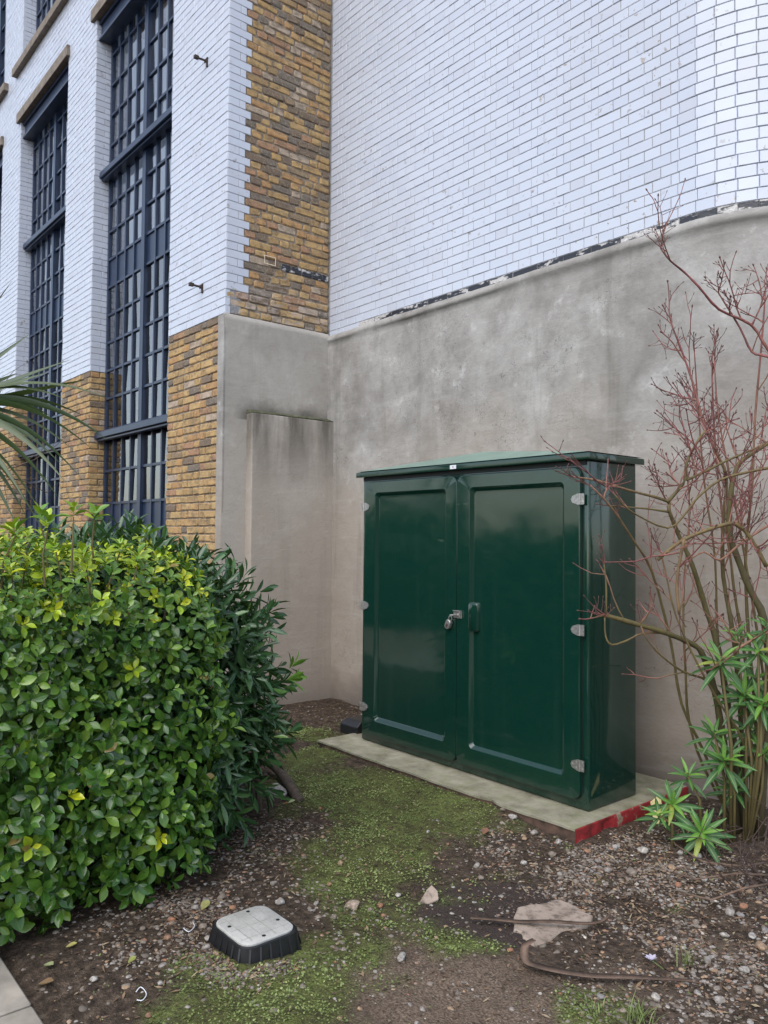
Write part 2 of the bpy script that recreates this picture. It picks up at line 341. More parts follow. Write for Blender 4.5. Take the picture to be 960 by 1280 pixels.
def flush(key, name, mass_name, mat, parent, nmax=300, margin=0):
    ps = pieces[key]; P = np.array([m[:3, 3] for _, m in ps]); px, py, d = proj(P)
    sz = np.array([np.ptp(v[0][:, 0]) * np.ptp(v[0][:, 2]) * abs(m[:3, 1] @ (m[:3, 3] - CP)) for v, m in ps]) / np.maximum(d, .1) ** 3
    ok = (px > 4) & (px < 956) & (py > 4) & (py < 1276) & (d > 0)
    if margin: ok &= margin(px, py)
    order = np.argsort(-sz * ok)[:nmax]; chosen = set(int(i) for i in order if ok[i])
    mb = MB()
    for i, (v, m) in enumerate(ps):
        if i in chosen:
            idk = (v[3], v[2], id(v[0]))
            if idk not in _meshes:
                q = MB(); q.add(v[0], v[1], v[2]); _meshes[idk] = q.mesh(name); _meshes[idk].materials.append(mat)
            o = link(name, _meshes[idk]); under(o, parent); o.matrix_basis = Matrix(m.tolist())
        else:
            mb.add(v[0] @ m[:3, :3].T + m[:3, 3], v[1], v[2])
    if mb.n: tag(mb.build(mass_name, mat, parent), kind='stuff')

CO, ST, HD = .0738, .236, .118      # course, stretcher, header pitch
JT = .0042
def lay(key, fam, x0, x1, z0, nc, place, rnd, tints, first=0, skip=None, H=None, kind='white'):
    """English bond over a flat run; place(x, z) gives a frame."""
    for k in range(nc):
        z = z0 + (k + .5) * CO
        head = (k + first) % 2
        x = x0; seq = []
        if kind == 'white':
            if head: seq.append(HD); x += HD; seq.append(HD / 2); x += HD / 2
            else: seq.append(ST); x += ST
            step = [HD] if head else [ST]
        else: step = None
        while x < x1 - .02:
            s = step[0] if step else (HD if (len(seq) + k) % 2 else ST)
            s = min(s, x1 - x)
            if s < .03: break
            seq.append(s); x += s
        if x1 - x > .004 and seq: seq[-1] += x1 - x
        xx = x0
        for s in seq:
            cx = xx + s / 2; xx += s
            if skip and skip(cx, z, s): continue
            if kind == 'white':
                v = rnd.choice(variants(fam, s - JT, CO - JT, .05, .003, 0, tints)); m = jitter(place(cx, z), rnd, .006, .001)
            else:
                v = rnd.choice(variants(fam, s - .011, CO - .012, .05, .006, .008, tints)); m = jitter(place(cx, z), rnd, .016, .002)
            put(key, v, m)

# ================================================================== ground
xs = np.unique(np.concatenate([np.linspace(-60, -9, 18), np.linspace(-9, -6.4, 14), np.arange(-6.4, -.6, .022), np.linspace(-.6, 3, 16), np.linspace(3, 60, 18)]))
ys = np.unique(np.concatenate([np.linspace(-60, -3, 18), np.linspace(-3, .7, 16), np.arange(.7, 5.2, .022), np.linspace(5.2, 12, 12), np.linspace(12, 60, 12)]))
def blob(x, y, spots):
    v = np.zeros_like(x)
    for px, py, r, w in spots:
        c = onz(px, py); d2 = ((x - c[0]) ** 2 + (y - c[1]) ** 2) / r ** 2; v = np.maximum(v, w * np.exp(-d2))
    return v
MOSS = [(430, 985, .5, 1), (500, 1005, .5, 1.1), (560, 1020, .42, 1.), (400, 945, .35, .9), (450, 1050, .4, .95), (500, 1060, .4, .8), (380, 915, .3, .8), (420, 1090, .3, .75), (440, 1185, .25, .8), (390, 1220, .28, .9), (300, 1245, .28, .95), (230, 1262, .2, .8), (340, 1190, .14, .8), (470, 1225, .2, .6), (460, 1140, .25, .6), (560, 1180, .14, .55), (740, 1262, .13, 1.), (760, 1100, .15, .35), (600, 1180, .1, .6), (350, 1090, .2, .35)]
SAND = [(560, 1230, .38, 1), (600, 1275, .35, 1), (480, 1265, .25, .6), (690, 1245, .3, .7), (800, 1230, .3, .5), (870, 1180, .3, .45), (640, 1200, .2, .7), (170, 1260, .2, .35)]
BARE = [(600, 1125, .22, 1.1), (620, 1160, .17, 1.), (570, 1150, .15, .9), (650, 1115, .16, .9)]
def moss_at(x, y): return np.clip((blob(x, y, MOSS) * 1.25 - 1.5 * fbm(x * 4.5, y * 4.5, 3, 5) + .34) * 2.4, 0, 1)
vxy = (-2.64, 1.60)
def height(x, y):
    near = np.clip((y - .84) * 8, 0, 1)
    return near * ((fbm(x * 1.6, y * 1.6, 5) - .5) * .05 + (fbm(x * 9, y * 9, 9, 4) - .5) * .028 * (1 - .75 * np.clip(blob(x, y, BARE), 0, 1)) + .018 * blob(x, y, [(90, 1200, .5, 1)]) + .016 * np.exp(-((x - vxy[0]) ** 2 + (y - vxy[1]) ** 2) / .05) + .034 * np.exp(-((y - 3.36) / .13) ** 2) * np.clip((x + 4.85) * 6, 0, 1) * np.clip((-2.62 - x) * 4, 0, 1) - .012 * np.exp(-((x + 2.42) / .12) ** 2) * np.clip((y - 3.2) * 3, 0, 1)) - .012
GX, GY = np.meshgrid(xs, ys)
GZ = height(GX, GY)
nx, ny = len(xs), len(ys)
idx = np.arange(nx * ny).reshape(ny, nx)
F = np.stack([idx[:-1, :-1], idx[:-1, 1:], idx[1:, 1:], idx[1:, :-1]], -1).reshape(-1, 4)
gm = bpy.data.meshes.new('ground'); gm.from_pydata(np.stack([GX, GY, GZ], -1).reshape(-1, 3).tolist(), [], F.tolist())
for nm, arr in (('moss', moss_at(GX, GY)), ('sandy', np.clip((blob(GX, GY, SAND) * 1.3 - .8 * fbm(GX * 4, GY * 4, 21)) * 1.8, 0, 1)), ('bare', np.clip((blob(GX, GY, BARE) * 1.4 - .7 * fbm(GX * 4, GY * 4, 31)) * 2, 0, 1))):
    a = gm.attributes.new(nm, 'FLOAT', 'POINT'); a.data.foreach_set('value', arr.reshape(-1).astype(np.float32))
gm.polygons.foreach_set('use_smooth', [True] * len(gm.polygons))
tag(link('ground', gm, None, M['soil']), kind='structure')
def gz(x, y): return float(height(np.array([x]), np.array([y]))[0])

# paved path the photographer stands on
pb = MB(); pb.box((-14, -1.4, -.1), (3, .80, -.004))
path = pb.build('path', M['mortar_brown']); tag(path, kind='structure')
rnd = random.Random(3)
for i in range(-7, 3):
    for j in range(3):
        x0 = -2.74 + i * .75 + .004; y1 = .825 - j * .72
        q = MB(); q.box((x0, y1 - .712, -.05), (x0 + .742, y1, .012 + rnd.uniform(-.004, .004)))
        under(q.build('paver', M['paving'], None, bevel=.006, seg=1), path)

# ================================================================== rounded building with glazed bricks and a rendered base
WY = 4.585                      # brick face
RX0, RAD = -2.52, .86           # where the rounded corner starts, its radius
ZR = 3.50                       # top of the render
XI = -6.3                       # inner corner
corner_len = RAD * math.pi / 2
def wall_pt(s, off=0.):
    """s = distance along the face from the inner corner; off > 0 is proud of it."""
    x = XI + s
    if x <= RX0: return np.array([x, WY - off, 0]), np.array([1., 0, 0]), np.array([0, 1., 0])
    a = (x - RX0) / RAD
    if a <= math.pi / 2:
        n = np.array([math.sin(a), -math.cos(a), 0]); c = np.array([RX0, WY + RAD, 0])
        return c + n * (RAD + off), np.array([math.cos(a), math.sin(a), 0]), -n
    e = x - RX0 - corner_len
    return np.array([RX0 + RAD + off, WY + RAD + e, 0]), np.array([0, 1., 0]), np.array([-1., 0, 0])
def sheet(svals, prof, name, mat, parent):
    V = []; n = len(prof)
    for s in svals:
        for off, z in prof: p, _, _ = wall_pt(s, off); V.append((p[0], p[1], z))
    F = [(i * n + j, (i + 1) * n + j, (i + 1) * n + j + 1, i * n + j + 1) for i in range(len(svals) - 1) for j in range(n - 1)]
    q = MB(); q.add(V, F); return q.build(name, mat, parent, smooth=False)
STOP = RX0 - XI + corner_len + 6
sv = list(np.arange(-.3, RX0 - XI, .12)) + list(np.linspace(RX0 - XI, RX0 - XI + corner_len, 28)) + list(np.linspace(RX0 - XI + corner_len + .2, STOP, 12))
TOPZ = 8.6
gw = empty('rounded_building', (-3.6, WY, 0), 'rounded building corner of white glazed brick above a grey cement rendered base', 'building')
sheet(sv, [(-.004, ZR - .1), (-.004, TOPZ), (-.5, TOPZ)], 'mortar_bed', M['mortar_grey'], gw)
svf = [s for s in np.arange(-.05, RX0 - XI + corner_len + .5, .06)] + list(np.linspace(RX0 - XI + corner_len + .6, STOP, 10))
V = []; zs = [-.15, .3, .6, .9, 1.2, 1.5, 1.8, 2.1, 2.4, 2.7, 3., 3.25, 3.4, 3.455]
for s in svf:
    for z in zs:
        w = .004 * (fbm(np.array([s * 1.3]), np.array([z * 1.3]), 41)[0] - .5) * 2
        p, _, _ = wall_pt(s, .024 + w); V.append((p[0], p[1], z))
    e = .012 * (fbm(np.array([s * 3.1]), np.array([1.]), 44)[0] - .5) * 2
    for off, z in ((.036, 3.462 + e), (.037, 3.49 + e), (.004, 3.528 + e * .6)):
        p, _, _ = wall_pt(s, off); V.append((p[0], p[1], z))
n = len(zs) + 3
q = MB(); q.add(V, [(i * n + j, (i + 1) * n + j, (i + 1) * n + j + 1, i * n + j + 1) for i in range(len(svf) - 1) for j in range(n - 1)])
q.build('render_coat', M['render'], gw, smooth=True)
rnd = random.Random(21)
nC = int((TOPZ - ZR) / CO)
CURVE0 = RX0 - XI - .10
for k in range(nC):
    z = ZR + (k + .5) * CO
    seq = []; s = .01
    head = k % 2
    # straight part in English bond
    if head: seq += [(s, HD), (s + HD, HD / 2)]; s += HD * 1.5
    else: seq += [(s, ST)]; s += ST
    while s < CURVE0 - 1e-6:
        w = HD if head else ST
        if s + w > CURVE0 + .06: w = CURVE0 - s if CURVE0 - s > .05 else 0
        if w == 0: break
        seq.append((s, w)); s += w
    # rounded part all headers, half a header apart
    s2 = s if head else s
    if not head: seq.append((s2, HD * .5)); s2 += HD * .5
    while s2 < RX0 - XI + corner_len + 2.0:
        seq.append((s2, HD)); s2 += HD
    for s, w in seq:
        p, u, into = wall_pt(s + w / 2); p = p.copy(); p[2] = z
        if k == 0 and w < .2 and s > .3 and s < CURVE0 - .2: pass
        if k == 0:
            if head == 0 and s > .25:
                v = rnd.choice(variants('black', w - JT, CO - JT, .05, .003, 0, [.1, .3, .5, .7, .9, .2, .4])); put('gw_black', v, jitter(frame(u, into, p), rnd, .01, .001)); continue
        v = rnd.choice(variants('glz', w - JT, CO - JT, .05, .003, 0, WT)); put('gw_white', v, jitter(frame(u, into, p), rnd, .007, .001))
flush('gw_white', 'white_brick', 'white_brickwork', M['glazed_white'], gw, 300)
flush('gw_black', 'black_brick', 'black_brickwork', M['glazed_black'], gw, 60)

# ================================================================== warehouse with tall windows
FY = 3.43
ZB = 3.545                      # yellow brick below, glazed white above
wh = empty('warehouse_building', (-9, FY, 0), 'warehouse front of white glazed brick over yellow brick with tall blue steel windows', 'building')
PIER = [(-7.47, XI), (-10.70, -9.67), (-13.90, -12.88), (-17.1, -16.10)]
WIN = [(-9.67, -7.47), (-12.88, -10.70), (-16.10, -13.90)]
SILL, HEADZ, LINT = .75, 7.93, 8.08
FL2, FL2S, TOPF = 8.75, 8.88, 12.4
# solid core: piers and bands set behind the brick faces
q = MB(); e = .012
for a, b in PIER:
    q.box((a + e, FY + e, -.2), (b - e, FY + 1.15, TOPF))
for a, b in WIN:
    q.box((a - .02, FY + e, -.2), (b + .02, FY + .6, SILL)); q.box((a - .02, FY + e, LINT), (b + .02, FY + .6, FL2S - .02))
q.box((XI - e - .9, FY + 1.1502, -.2), (XI - e - .002, WY + .4, TOPF))
q.build('brick_core', M['mortar_brown'], wh)
q = MB()
for a, b in PIER: q.box((a + .004, FY + .0045, ZB + .01), (b - .0045, FY + .16, TOPF - .01))
for a, b in WIN: q.box((a - .01, FY + .005, LINT), (b + .01, FY + .15, FL2 - .005))
q.build('mortar_bed', M['mortar_grey'], wh)
rnd = random.Random(5)
Xd, Yd_ = np.array([1., 0, 0]), np.array([0, 1., 0])
face = lambda x, z: frame(Xd, Yd_, (x, FY, z))
ret = lambda X: (lambda y, z: frame(Yd_, -Xd, (X, y, z)))
n_low = int(round(ZB / CO)); z_low = ZB - n_low * CO
n_hi = int((TOPF - ZB) / CO)
for i, (a, b) in enumerate(PIER):
    # courses run from the visible right hand arris; mirrored so that quoins sit at b
    mir = lambda x, z, a=a, b=b: frame(Xd, Yd_, (a + b - x, FY, z))
    lay('wh_white', 'glz', a, b, ZB, n_hi, mir, rnd, WT, first=i + 1, skip=lambda x, z, s, a=a, b=b: z > FL2 - .02 and z < FL2S and False)
    bb = b if i else b - .085
    lay('wh_yellow', 'stk', a, bb, z_low, n_low, face, rnd, YT, kind='stock')
    if i:       # left reveals of the windows, facing +X
        lay('wh_white', 'glz', FY + .006, FY + .21, ZB, int((HEADZ - ZB) / CO), ret(b), rnd, WT, first=i)
        lay('wh_yellow', 'stk', FY + .006, FY + .21, z_low, n_low, ret(b), rnd, YT, kind='stock')
        lay('wh_white', 'glz', FY + .006, FY + .21, FL2S, int((TOPF - FL2S) / CO), ret(b), rnd, WT, first=i)
for a, b in WIN:
    lay('wh_white', 'glz', a, b, ZB + math.ceil((LINT - ZB) / CO) * CO, int((FL2 - LINT) / CO), face, rnd, WT, first=1)
    lay('wh_yellow', 'stk', a, b, z_low, int(SILL / CO), face, rnd, YT, kind='stock')
# the return of the first pier: white quoins, then stock brick; render below
ZQ = 3.775
k0 = int(round((ZQ - ZB) / CO)); 
for k in range(int((TOPF - ZB) / CO)):
    z = ZB + (k + .5) * CO; y = FY + .006
    if k >= k0:
        ws = [.236] if k % 2 else [.118, .062]
        for w in ws:
            v = rnd.choice(variants('glz', w - JT, CO - JT, .05, .003, 0, WT[:10])); put('wh_white', v, jitter(ret(XI)(y + w / 2, z), rnd, .006, .0008)); y += w
    else: y = FY + .004
    j = 0
    while y < WY - .012:
        s = (HD if rnd.random() < .68 else ST) * (1 + rnd.uniform(-.12, .12)); s = min(s, WY - .008 - y)
        if WY - .008 - y - s < .05: s = WY - .008 - y
        dark = (6 < k < 9 and y > FY + .62) or (k == 7 and y > FY + .5)
        if dark and k == 7:
            v = rnd.choice(variants('blk2', s - .008, CO - .009, .05, .005, .005, [.05, .2, .3])); put('wh_black', v, jitter(ret(XI)(y + s / 2, z), rnd, .012, .002))
        else:
            v = rnd.choice(variants('stk', round(s * 50) / 50 - .011, CO - .013, .05, .007, .009, [.03, .1, .14] if dark else YT + [.04, .12, .97, .8, .88])); put('wh_yellow', v, jitter(ret(XI - .001)(y + s / 2, z + rnd.gauss(0, .0025)), rnd, .022, .0025))
        y += s; j += 1
flush('wh_white', 'white_brick', 'white_brickwork', M['glazed_white'], wh, 300)
flush('wh_yellow', 'yellow_brick', 'yellow_brickwork', M['stock_brick'], wh, 300, margin=lambda px, py: py < 660)
flush('wh_black', 'black_brick', 'black_brickwork', M['glazed_black'], wh, 20)

# rendered base of the return, with its stepped buttress
q = MB()
V = []; ysx = np.linspace(FY - .02, WY - .01, 16); zz_ = [-.15, .5, 1., 1.5, 2., 2.5, 3., 3.4, 3.485, 3.51, 3.545]
of = [.022] * 8 + [.03, .03, .004]
for y in ysx:
    for z, o_ in zip(zz_, of):
        w = .003 * (fbm(np.array([y * 2.]), np.array([z * 2.]), 61)[0] - .5) * 2; V.append((XI + o_ + w, y, z))
n = len(zz_)
q.add(V, [(i * n + j, (i + 1) * n + j, (i + 1) * n + j + 1, i * n + j + 1) for i in range(len(ysx) - 1) for j in range(n - 1)])
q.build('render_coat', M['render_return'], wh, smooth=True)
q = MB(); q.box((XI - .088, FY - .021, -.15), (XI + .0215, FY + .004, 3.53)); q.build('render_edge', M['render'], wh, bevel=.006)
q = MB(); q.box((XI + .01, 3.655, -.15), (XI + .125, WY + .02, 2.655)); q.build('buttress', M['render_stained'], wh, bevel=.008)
q = MB(); q.add([(XI + .012, 3.657, 2.657), (XI + .122, 3.657, 2.657), (XI + .122, WY - .012, 2.657), (XI + .012, WY - .012, 2.657),
                 (XI + .012, 3.657, 2.70), (XI + .122, 3.657, 2.664), (XI + .122, WY - .012, 2.664), (XI + .012, WY - .012, 2.70)],
                [(0, 3, 2, 1), (4, 5, 6, 7), (0, 1, 5, 4), (1, 2, 6, 5), (2, 3, 7, 6), (3, 0, 4, 7)]); q.build('mossy_ledge', M['ledge_moss'], wh)
# painted outline of one brick
pc = onx(337, 326, XI); q = MB(); w, h, tt = .062, .04, .006; x0, x1 = XI + .007, XI + .010
q.box((x0, pc[1] - w, pc[2] + h - tt), (x1, pc[1] + w, pc[2] + h)); q.box((x0, pc[1] - w, pc[2] - h), (x1, pc[1] + w, pc[2] - h + tt))
q.box((x0, pc[1] - w, pc[2] - h + tt), (x1, pc[1] - w + tt, pc[2] + h - tt)); q.box((x0, pc[1] + w - tt, pc[2] - h + tt), (x1, pc[1] + w, pc[2] + h - tt))
q.build('painted_outline', M['paint_cream'], wh)
# iron brackets
for X, Z in ((-6.73, 6.035), (-6.757, 3.878)):
    q = MB(); q.box((X + .01, FY - .012, Z - .055), (X + .035, FY + .01, Z + .035)); q.box((X - .012, FY - .02, Z - .012), (X + .032, FY - .0122, Z + .022))
    q.tube([(X + .02, FY - .02, Z), (X - .005, FY - .085, Z + .012)], .011, 6); q.box((X - .022, FY - .125, Z - .003), (X + .010, FY - .08, Z + .028))
    q.build('bracket', M['rust_iron'], wh, bevel=.002, seg=1)

# ---- windows
_pm = {}
def window(a, b, z0, rows, transoms, solid, panel_top, detail, curt):
    """rows: list of horizontal bar levels; transoms: deep sills; solid: blank row bottoms."""
    gy = FY + .20; zt = rows[-1]
    q = MB(); q.box((a, gy - .01, z0), (a + .045, gy + .06, zt)); q.box((b - .045, gy - .01, z0), (b, gy + .06, zt))
    q.box((a + .045, gy - .008, zt - .06), (b - .045, gy + .058, zt)); q.box((a + .045, gy - .008, z0), (b - .045, gy + .058, z0 + .05))
    win = q.build('window', M['window_blue'], wh); mid = (a + b) / 2 + .02
    q = MB(); q.box((mid - .045, gy - .03, z0 + .05), (mid + .045, gy + .062, zt - .06)); under(q.build('mullion', M['window_blue']), win)
    for z in transoms:
        q = MB(); q.add([(a - .03, gy - .13, z), (b + .02, gy - .13, z), (b + .02, gy - .036, z), (a - .03, gy - .036, z), (a - .03, gy - .13, z + .075), (b + .02, gy - .13, z + .075), (b + .02, gy - .036, z + .115), (a - .03, gy - .036, z + .115)],
              [(0, 3, 2, 1), (4, 5, 6, 7), (0, 1, 5, 4), (1, 2, 6, 5), (2, 3, 7, 6), (3, 0, 4, 7)])
        q.box((a - .028, gy - .10, z - .03), (b + .018, gy - .037, z - .0005)); under(q.build('transom', M['window_blue'], bevel=.006, seg=1), win)
    L = [(a + .045, mid - .045), (mid + .045, b - .045)]; cols = []
    for x0, x1 in L:
        st = (x1 - x0) / 4; cols += [(x0 + i * st, x0 + (i + 1) * st) for i in range(4)]
    for i, (x0, x1) in enumerate(cols):
        if i in (0, 4): continue
        q = MB(); q.box((x0 - .016, gy - .012, z0 + .05), (x0 + .016, gy + .03, zt - .06)); under(q.build('glazing_bar', M['window_blue']), win)
    for z in rows[1:-1]:
        if any(abs(z - tz - .05) < .03 for tz in transoms): 
            q = MB(); q.box((a + .045, gy - .0355, z - .05), (b - .045, gy + .05, z + .05)); under(q.build('glazing_bar', M['window_blue']), win); continue
        for x0, x1 in L:
            q = MB(); q.box((x0, gy - .0095, z - .014), (x1, gy + .028, z + .014)); under(q.build('glazing_bar', M['window_blue']), win)
    joined = MB(); rr = random.Random(int(a * 100))
    for r in range(len(rows) - 1):
        z_a, z_b = rows[r], rows[r + 1]
        for (x0, x1) in cols:
            if r in solid:
                q = MB(); q.box((x0 + .001, gy + .008, z_a + .001), (x1 - .001, gy + .016, z_b - .001)); under(q.build('blank_panel', M['window_blue']), win); continue
            w, h = x1 - x0 - .004, z_b - z_a - .004
            m = jitter(frame(Xd, Yd_, ((x0 + x1) / 2, gy + .012, (z_a + z_b) / 2)), rr, .014, 0)
            if detail:
                k = (round(w, 3), round(h, 3))
                if k not in _pm:
                    g = MB(); g.add([(-w / 2, 0, -h / 2), (w / 2, 0, -h / 2), (w / 2, 0, h / 2), (-w / 2, 0, h / 2)], [(0, 1, 2, 3)]); _pm[k] = g.mesh('pane'); _pm[k].materials.append(M['glass_pane'])
                o = link('pane', _pm[k]); o.parent = win; o.matrix_basis = Matrix(m.tolist())
            else:
                V = np.array([(-w / 2, 0, -h / 2), (w / 2, 0, -h / 2), (w / 2, 0, h / 2), (-w / 2, 0, h / 2)]); joined.add(V @ m[:3, :3].T + m[:3, 3], [(0, 1, 2, 3)])
    if joined.n: tag(under(joined.build('panes', M['glass_pane']), win), kind='stuff')
    # secondary sashes with pale blinds behind, dark room behind those
    for z_a, z_b, sh in curt:
        for i, (x0, x1) in enumerate(cols):
            if rr.random() > sh: continue
            w = (x1 - x0) * rr.uniform(.34, .62); xa = x0 + (x1 - x0) * .12 + rr.uniform(0, .05)
            zc = z_a + rr.choice([0, 0, .2, .35]) * (z_b - z_a) * rr.random()
            q = MB(); q.box((xa, gy + .045, zc), (xa + w, gy + .051, z_b)); under(q.build('blind', M['blind_cloth']), win)
    # lower storey: dark room; upper storeys: left open behind, white jambs added so sky light brightens the panes
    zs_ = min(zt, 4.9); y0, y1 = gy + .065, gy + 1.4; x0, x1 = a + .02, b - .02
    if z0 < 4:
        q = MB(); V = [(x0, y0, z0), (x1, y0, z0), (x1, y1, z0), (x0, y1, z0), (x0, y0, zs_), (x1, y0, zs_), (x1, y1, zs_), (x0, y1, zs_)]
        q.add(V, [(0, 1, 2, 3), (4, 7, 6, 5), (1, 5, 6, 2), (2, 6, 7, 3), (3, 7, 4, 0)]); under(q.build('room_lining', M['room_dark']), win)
    q = MB(); q.box((a + .002, y0, max(z0, zs_ + .01)), (a + .015, gy + .96, zt)); q.box((b - .015, y0, max(z0, zs_ + .01)), (b - .002, gy + .96, zt)); under(q.build('added_jamb', M['added_jamb_white']), win)
ROWS = [.80, 1.92, 2.315, 2.76] + [2.76 + .105 + .347 * i for i in range(1, 9)] + [6.005] + [6.005 + .385 * i for i in range(1, 6)]
ROWS = [round(r, 4) for r in ROWS]
for i, (a, b) in enumerate(WIN):
    window(a, b, SILL, ROWS, [2.71, 5.955], {0, 8}, 1.92, i < 2, [(2.9, 4.6, .55), (5.05, 5.92, .85), (6.1, 7.9, .9), (1.95, 2.7, .5)])
    # lintel over the opening and the blue steel beam under it
    q = MB(); q.box((a - .10, FY - .045, HEADZ), (b + .06, FY + .16, LINT - .003)); q.build('lintel', M['lintel_stone'], wh, bevel=.008)
    q = MB(); q.box((a + .002, FY + .03, HEADZ - .05), (b - .002, FY + .19, HEADZ - .002)); q.box((a + .003, FY + .06, HEADZ - .22), (b - .003, FY + .075, HEADZ - .0505)); q.box((a + .002, FY + .03, HEADZ - .25), (b - .002, FY + .188, HEADZ - .2205))
    q.build('steel_beam', M['window_blue'], wh)
    q = MB(); q.box((a - .30, FY - .075, FL2), (b + .26, FY + .19, FL2S - .004)); q.build('sill', M['lintel_stone'], wh, bevel=.01)
    if i: window(a, b, FL2S, [FL2S, FL2S + .4, FL2S + .8, FL2S + 1.2, FL2S + 1.6, FL2S + 2.0, FL2S + 2.4, FL2S + 2.8, FL2S + 3.3], [], set(), 0, False, [(FL2S + .1, FL2S + 3.2, .7)])

# ================================================================== green cabinet
CX0, CX1, CY0, CY1, CZ0, CZ1 = -4.55, -2.572, 3.642, 4.11, .062, 1.985
cb = empty('utility_cabinet', ((CX0 + CX1) / 2, (CY0 + CY1) / 2, CZ0), 'glossy dark green two door utility cabinet with shallow pointed roof on concrete slab', 'cabinet')
def rrect(x0, x1, z0, z1, r, y, n=5):
    P = []
    for cx, cz, a0 in ((x1 - r, z0 + r, -90), (x1 - r, z1 - r, 0), (x0 + r, z1 - r, 90), (x0 + r, z0 + r, 180)):
        for i in range(n + 1):
            a = R(a0 + 90 * i / n); P.append((cx + r * math.cos(a), y, cz + r * math.sin(a)))
    return P
def rings(mb, RS, cap0=False, cap1=True):
    k = len(RS[0]); V = [p for r_ in RS for p in r_]
    F = [(i * k + j, i * k + (j + 1) % k, (i + 1) * k + (j + 1) % k, (i + 1) * k + j) for i in range(len(RS) - 1) for j in range(k)]
    if cap1: F.append(tuple((len(RS) - 1) * k + j for j in range(k)))
    if cap0: F.append(tuple(range(k))[::-1])
    mb.add(V, F); return mb
q = MB(); q.box((CX0, CY0, CZ0), (CX1, CY1, CZ1)); smooth_by_angle(q.build('body', M['cabinet_green'], cb, bevel=.016, seg=3))
# door seam: a dark plate standing in for the gap's shadow, just proud of the body, doors proud of that
for nm, x0, x1, p0, p1 in (('door', -4.497, -3.557, -4.376, -3.660), ('door', -3.551, -2.612, -3.440, -2.722)):
    z0, z1 = .118, 1.940; yf = CY0 - .028
    q = MB(); rings(q, [rrect(x0 - .005, x1 + .005, z0 - .005, z1 + .005, .055, CY0 - .0015)]); under(q.build('door_gap_shadow', M['seam_dark']), cb)
    q = MB()
    rings(q, [rrect(x0, x1, z0, z1, .05, CY0 - .001), rrect(x0, x1, z0, z1, .05, yf + .004), rrect(x0 + .0015, x1 - .0015, z0 + .0015, z1 - .0015, .049, yf + .001), rrect(x0 + .005, x1 - .005, z0 + .005, z1 - .005, .047, yf),
              rrect(p0 - .006, p1 + .006, .232 - .006, 1.856 + .006, .03, yf), rrect(p0 - .002, p1 + .002, .232 - .002, 1.856 + .002, .028, yf + .002),
              rrect(p0 + .016, p1 - .016, .232 + .018, 1.856 - .016, .022, yf + .0225), rrect(p0 + .020, p1 - .020, .232 + .023, 1.856 - .020, .02, yf + .0245), rrect(p0 + .03, p1 - .03, .232 + .033, 1.856 - .03, .018, yf + .0248)])
    dr = smooth_by_angle(q.build(nm, M['cabinet_green'], cb), 14)
    if x0 > -4:
        q = MB(); rings(q, [rrect(p0 - .012, p0 + .072, .955, 1.14, .02, yf + .03), rrect(p0 - .012, p0 + .066, .958, 1.137, .02, yf + .003), rrect(p0 - .009, p0 + .062, .962, 1.133, .018, yf - .0005)])
        under(smooth_by_angle(q.build('latch_pad', M['cabinet_green']), 50), dr)
    s = -1 if x0 < -4 else 1; xe = x0 if s < 0 else x1
    for hz in (.311, 1.044, 1.762):
        q = MB(); pts = [(xe + s * .032, hz - .030), (xe + s * .032, hz + .030), (xe - s * .012, hz + .030), (xe - s * .045, hz + .018), (xe - s * .055, hz), (xe - s * .045, hz - .018), (xe - s * .012, hz - .030)]
        k = len(pts); V = [(a, yf - .001, b) for a, b in pts] + [(a, yf - .006, b) for a, b in pts]
        F = [(j, (j + 1) % k, k + (j + 1) % k, k + j) for j in range(k)] + [tuple(range(k, 2 * k))]
        if s > 0: F = [f[::-1] for f in F]
        q.add(V, F); q.tube([(xe + s * .004, yf - .007, hz - .03), (xe + s * .004, yf - .007, hz + .03)], .005, 8)
        for dx, dz in ((.022, .017), (.022, -.017), (-.018, .015), (-.018, -.015), (-.042, 0)):
            q.tube([(xe + s * dx, yf - .006, hz + dz), (xe + s * dx, yf - .0085, hz + dz)], [.0055, .004], 8)
        under(q.build('hinge', M['galvanised']), dr)
    if s > 0:
        # hasp plate bridging the two doors
        q = MB(); q.box((-3.575, yf - .006, 1.030), (-3.505, yf - .0005, 1.075)); q.box((-3.572, yf - .018, 1.075), (-3.508, yf - .0005, 1.080)); q.box((-3.512, yf - .022, 1.034), (-3.507, yf - .0062, 1.072))
        q.tube([(-3.548, yf - .006, 1.05), (-3.556, yf - .035, 1.05), (-3.572, yf - .038, 1.048), (-3.58, yf - .02, 1.046)], .006, 8); q.tube([(-3.53, yf - .006, 1.052), (-3.53, yf - .016, 1.052)], .009, 8)
        under(q.build('hasp', M['galvanised'], bevel=.0015, seg=1), dr)
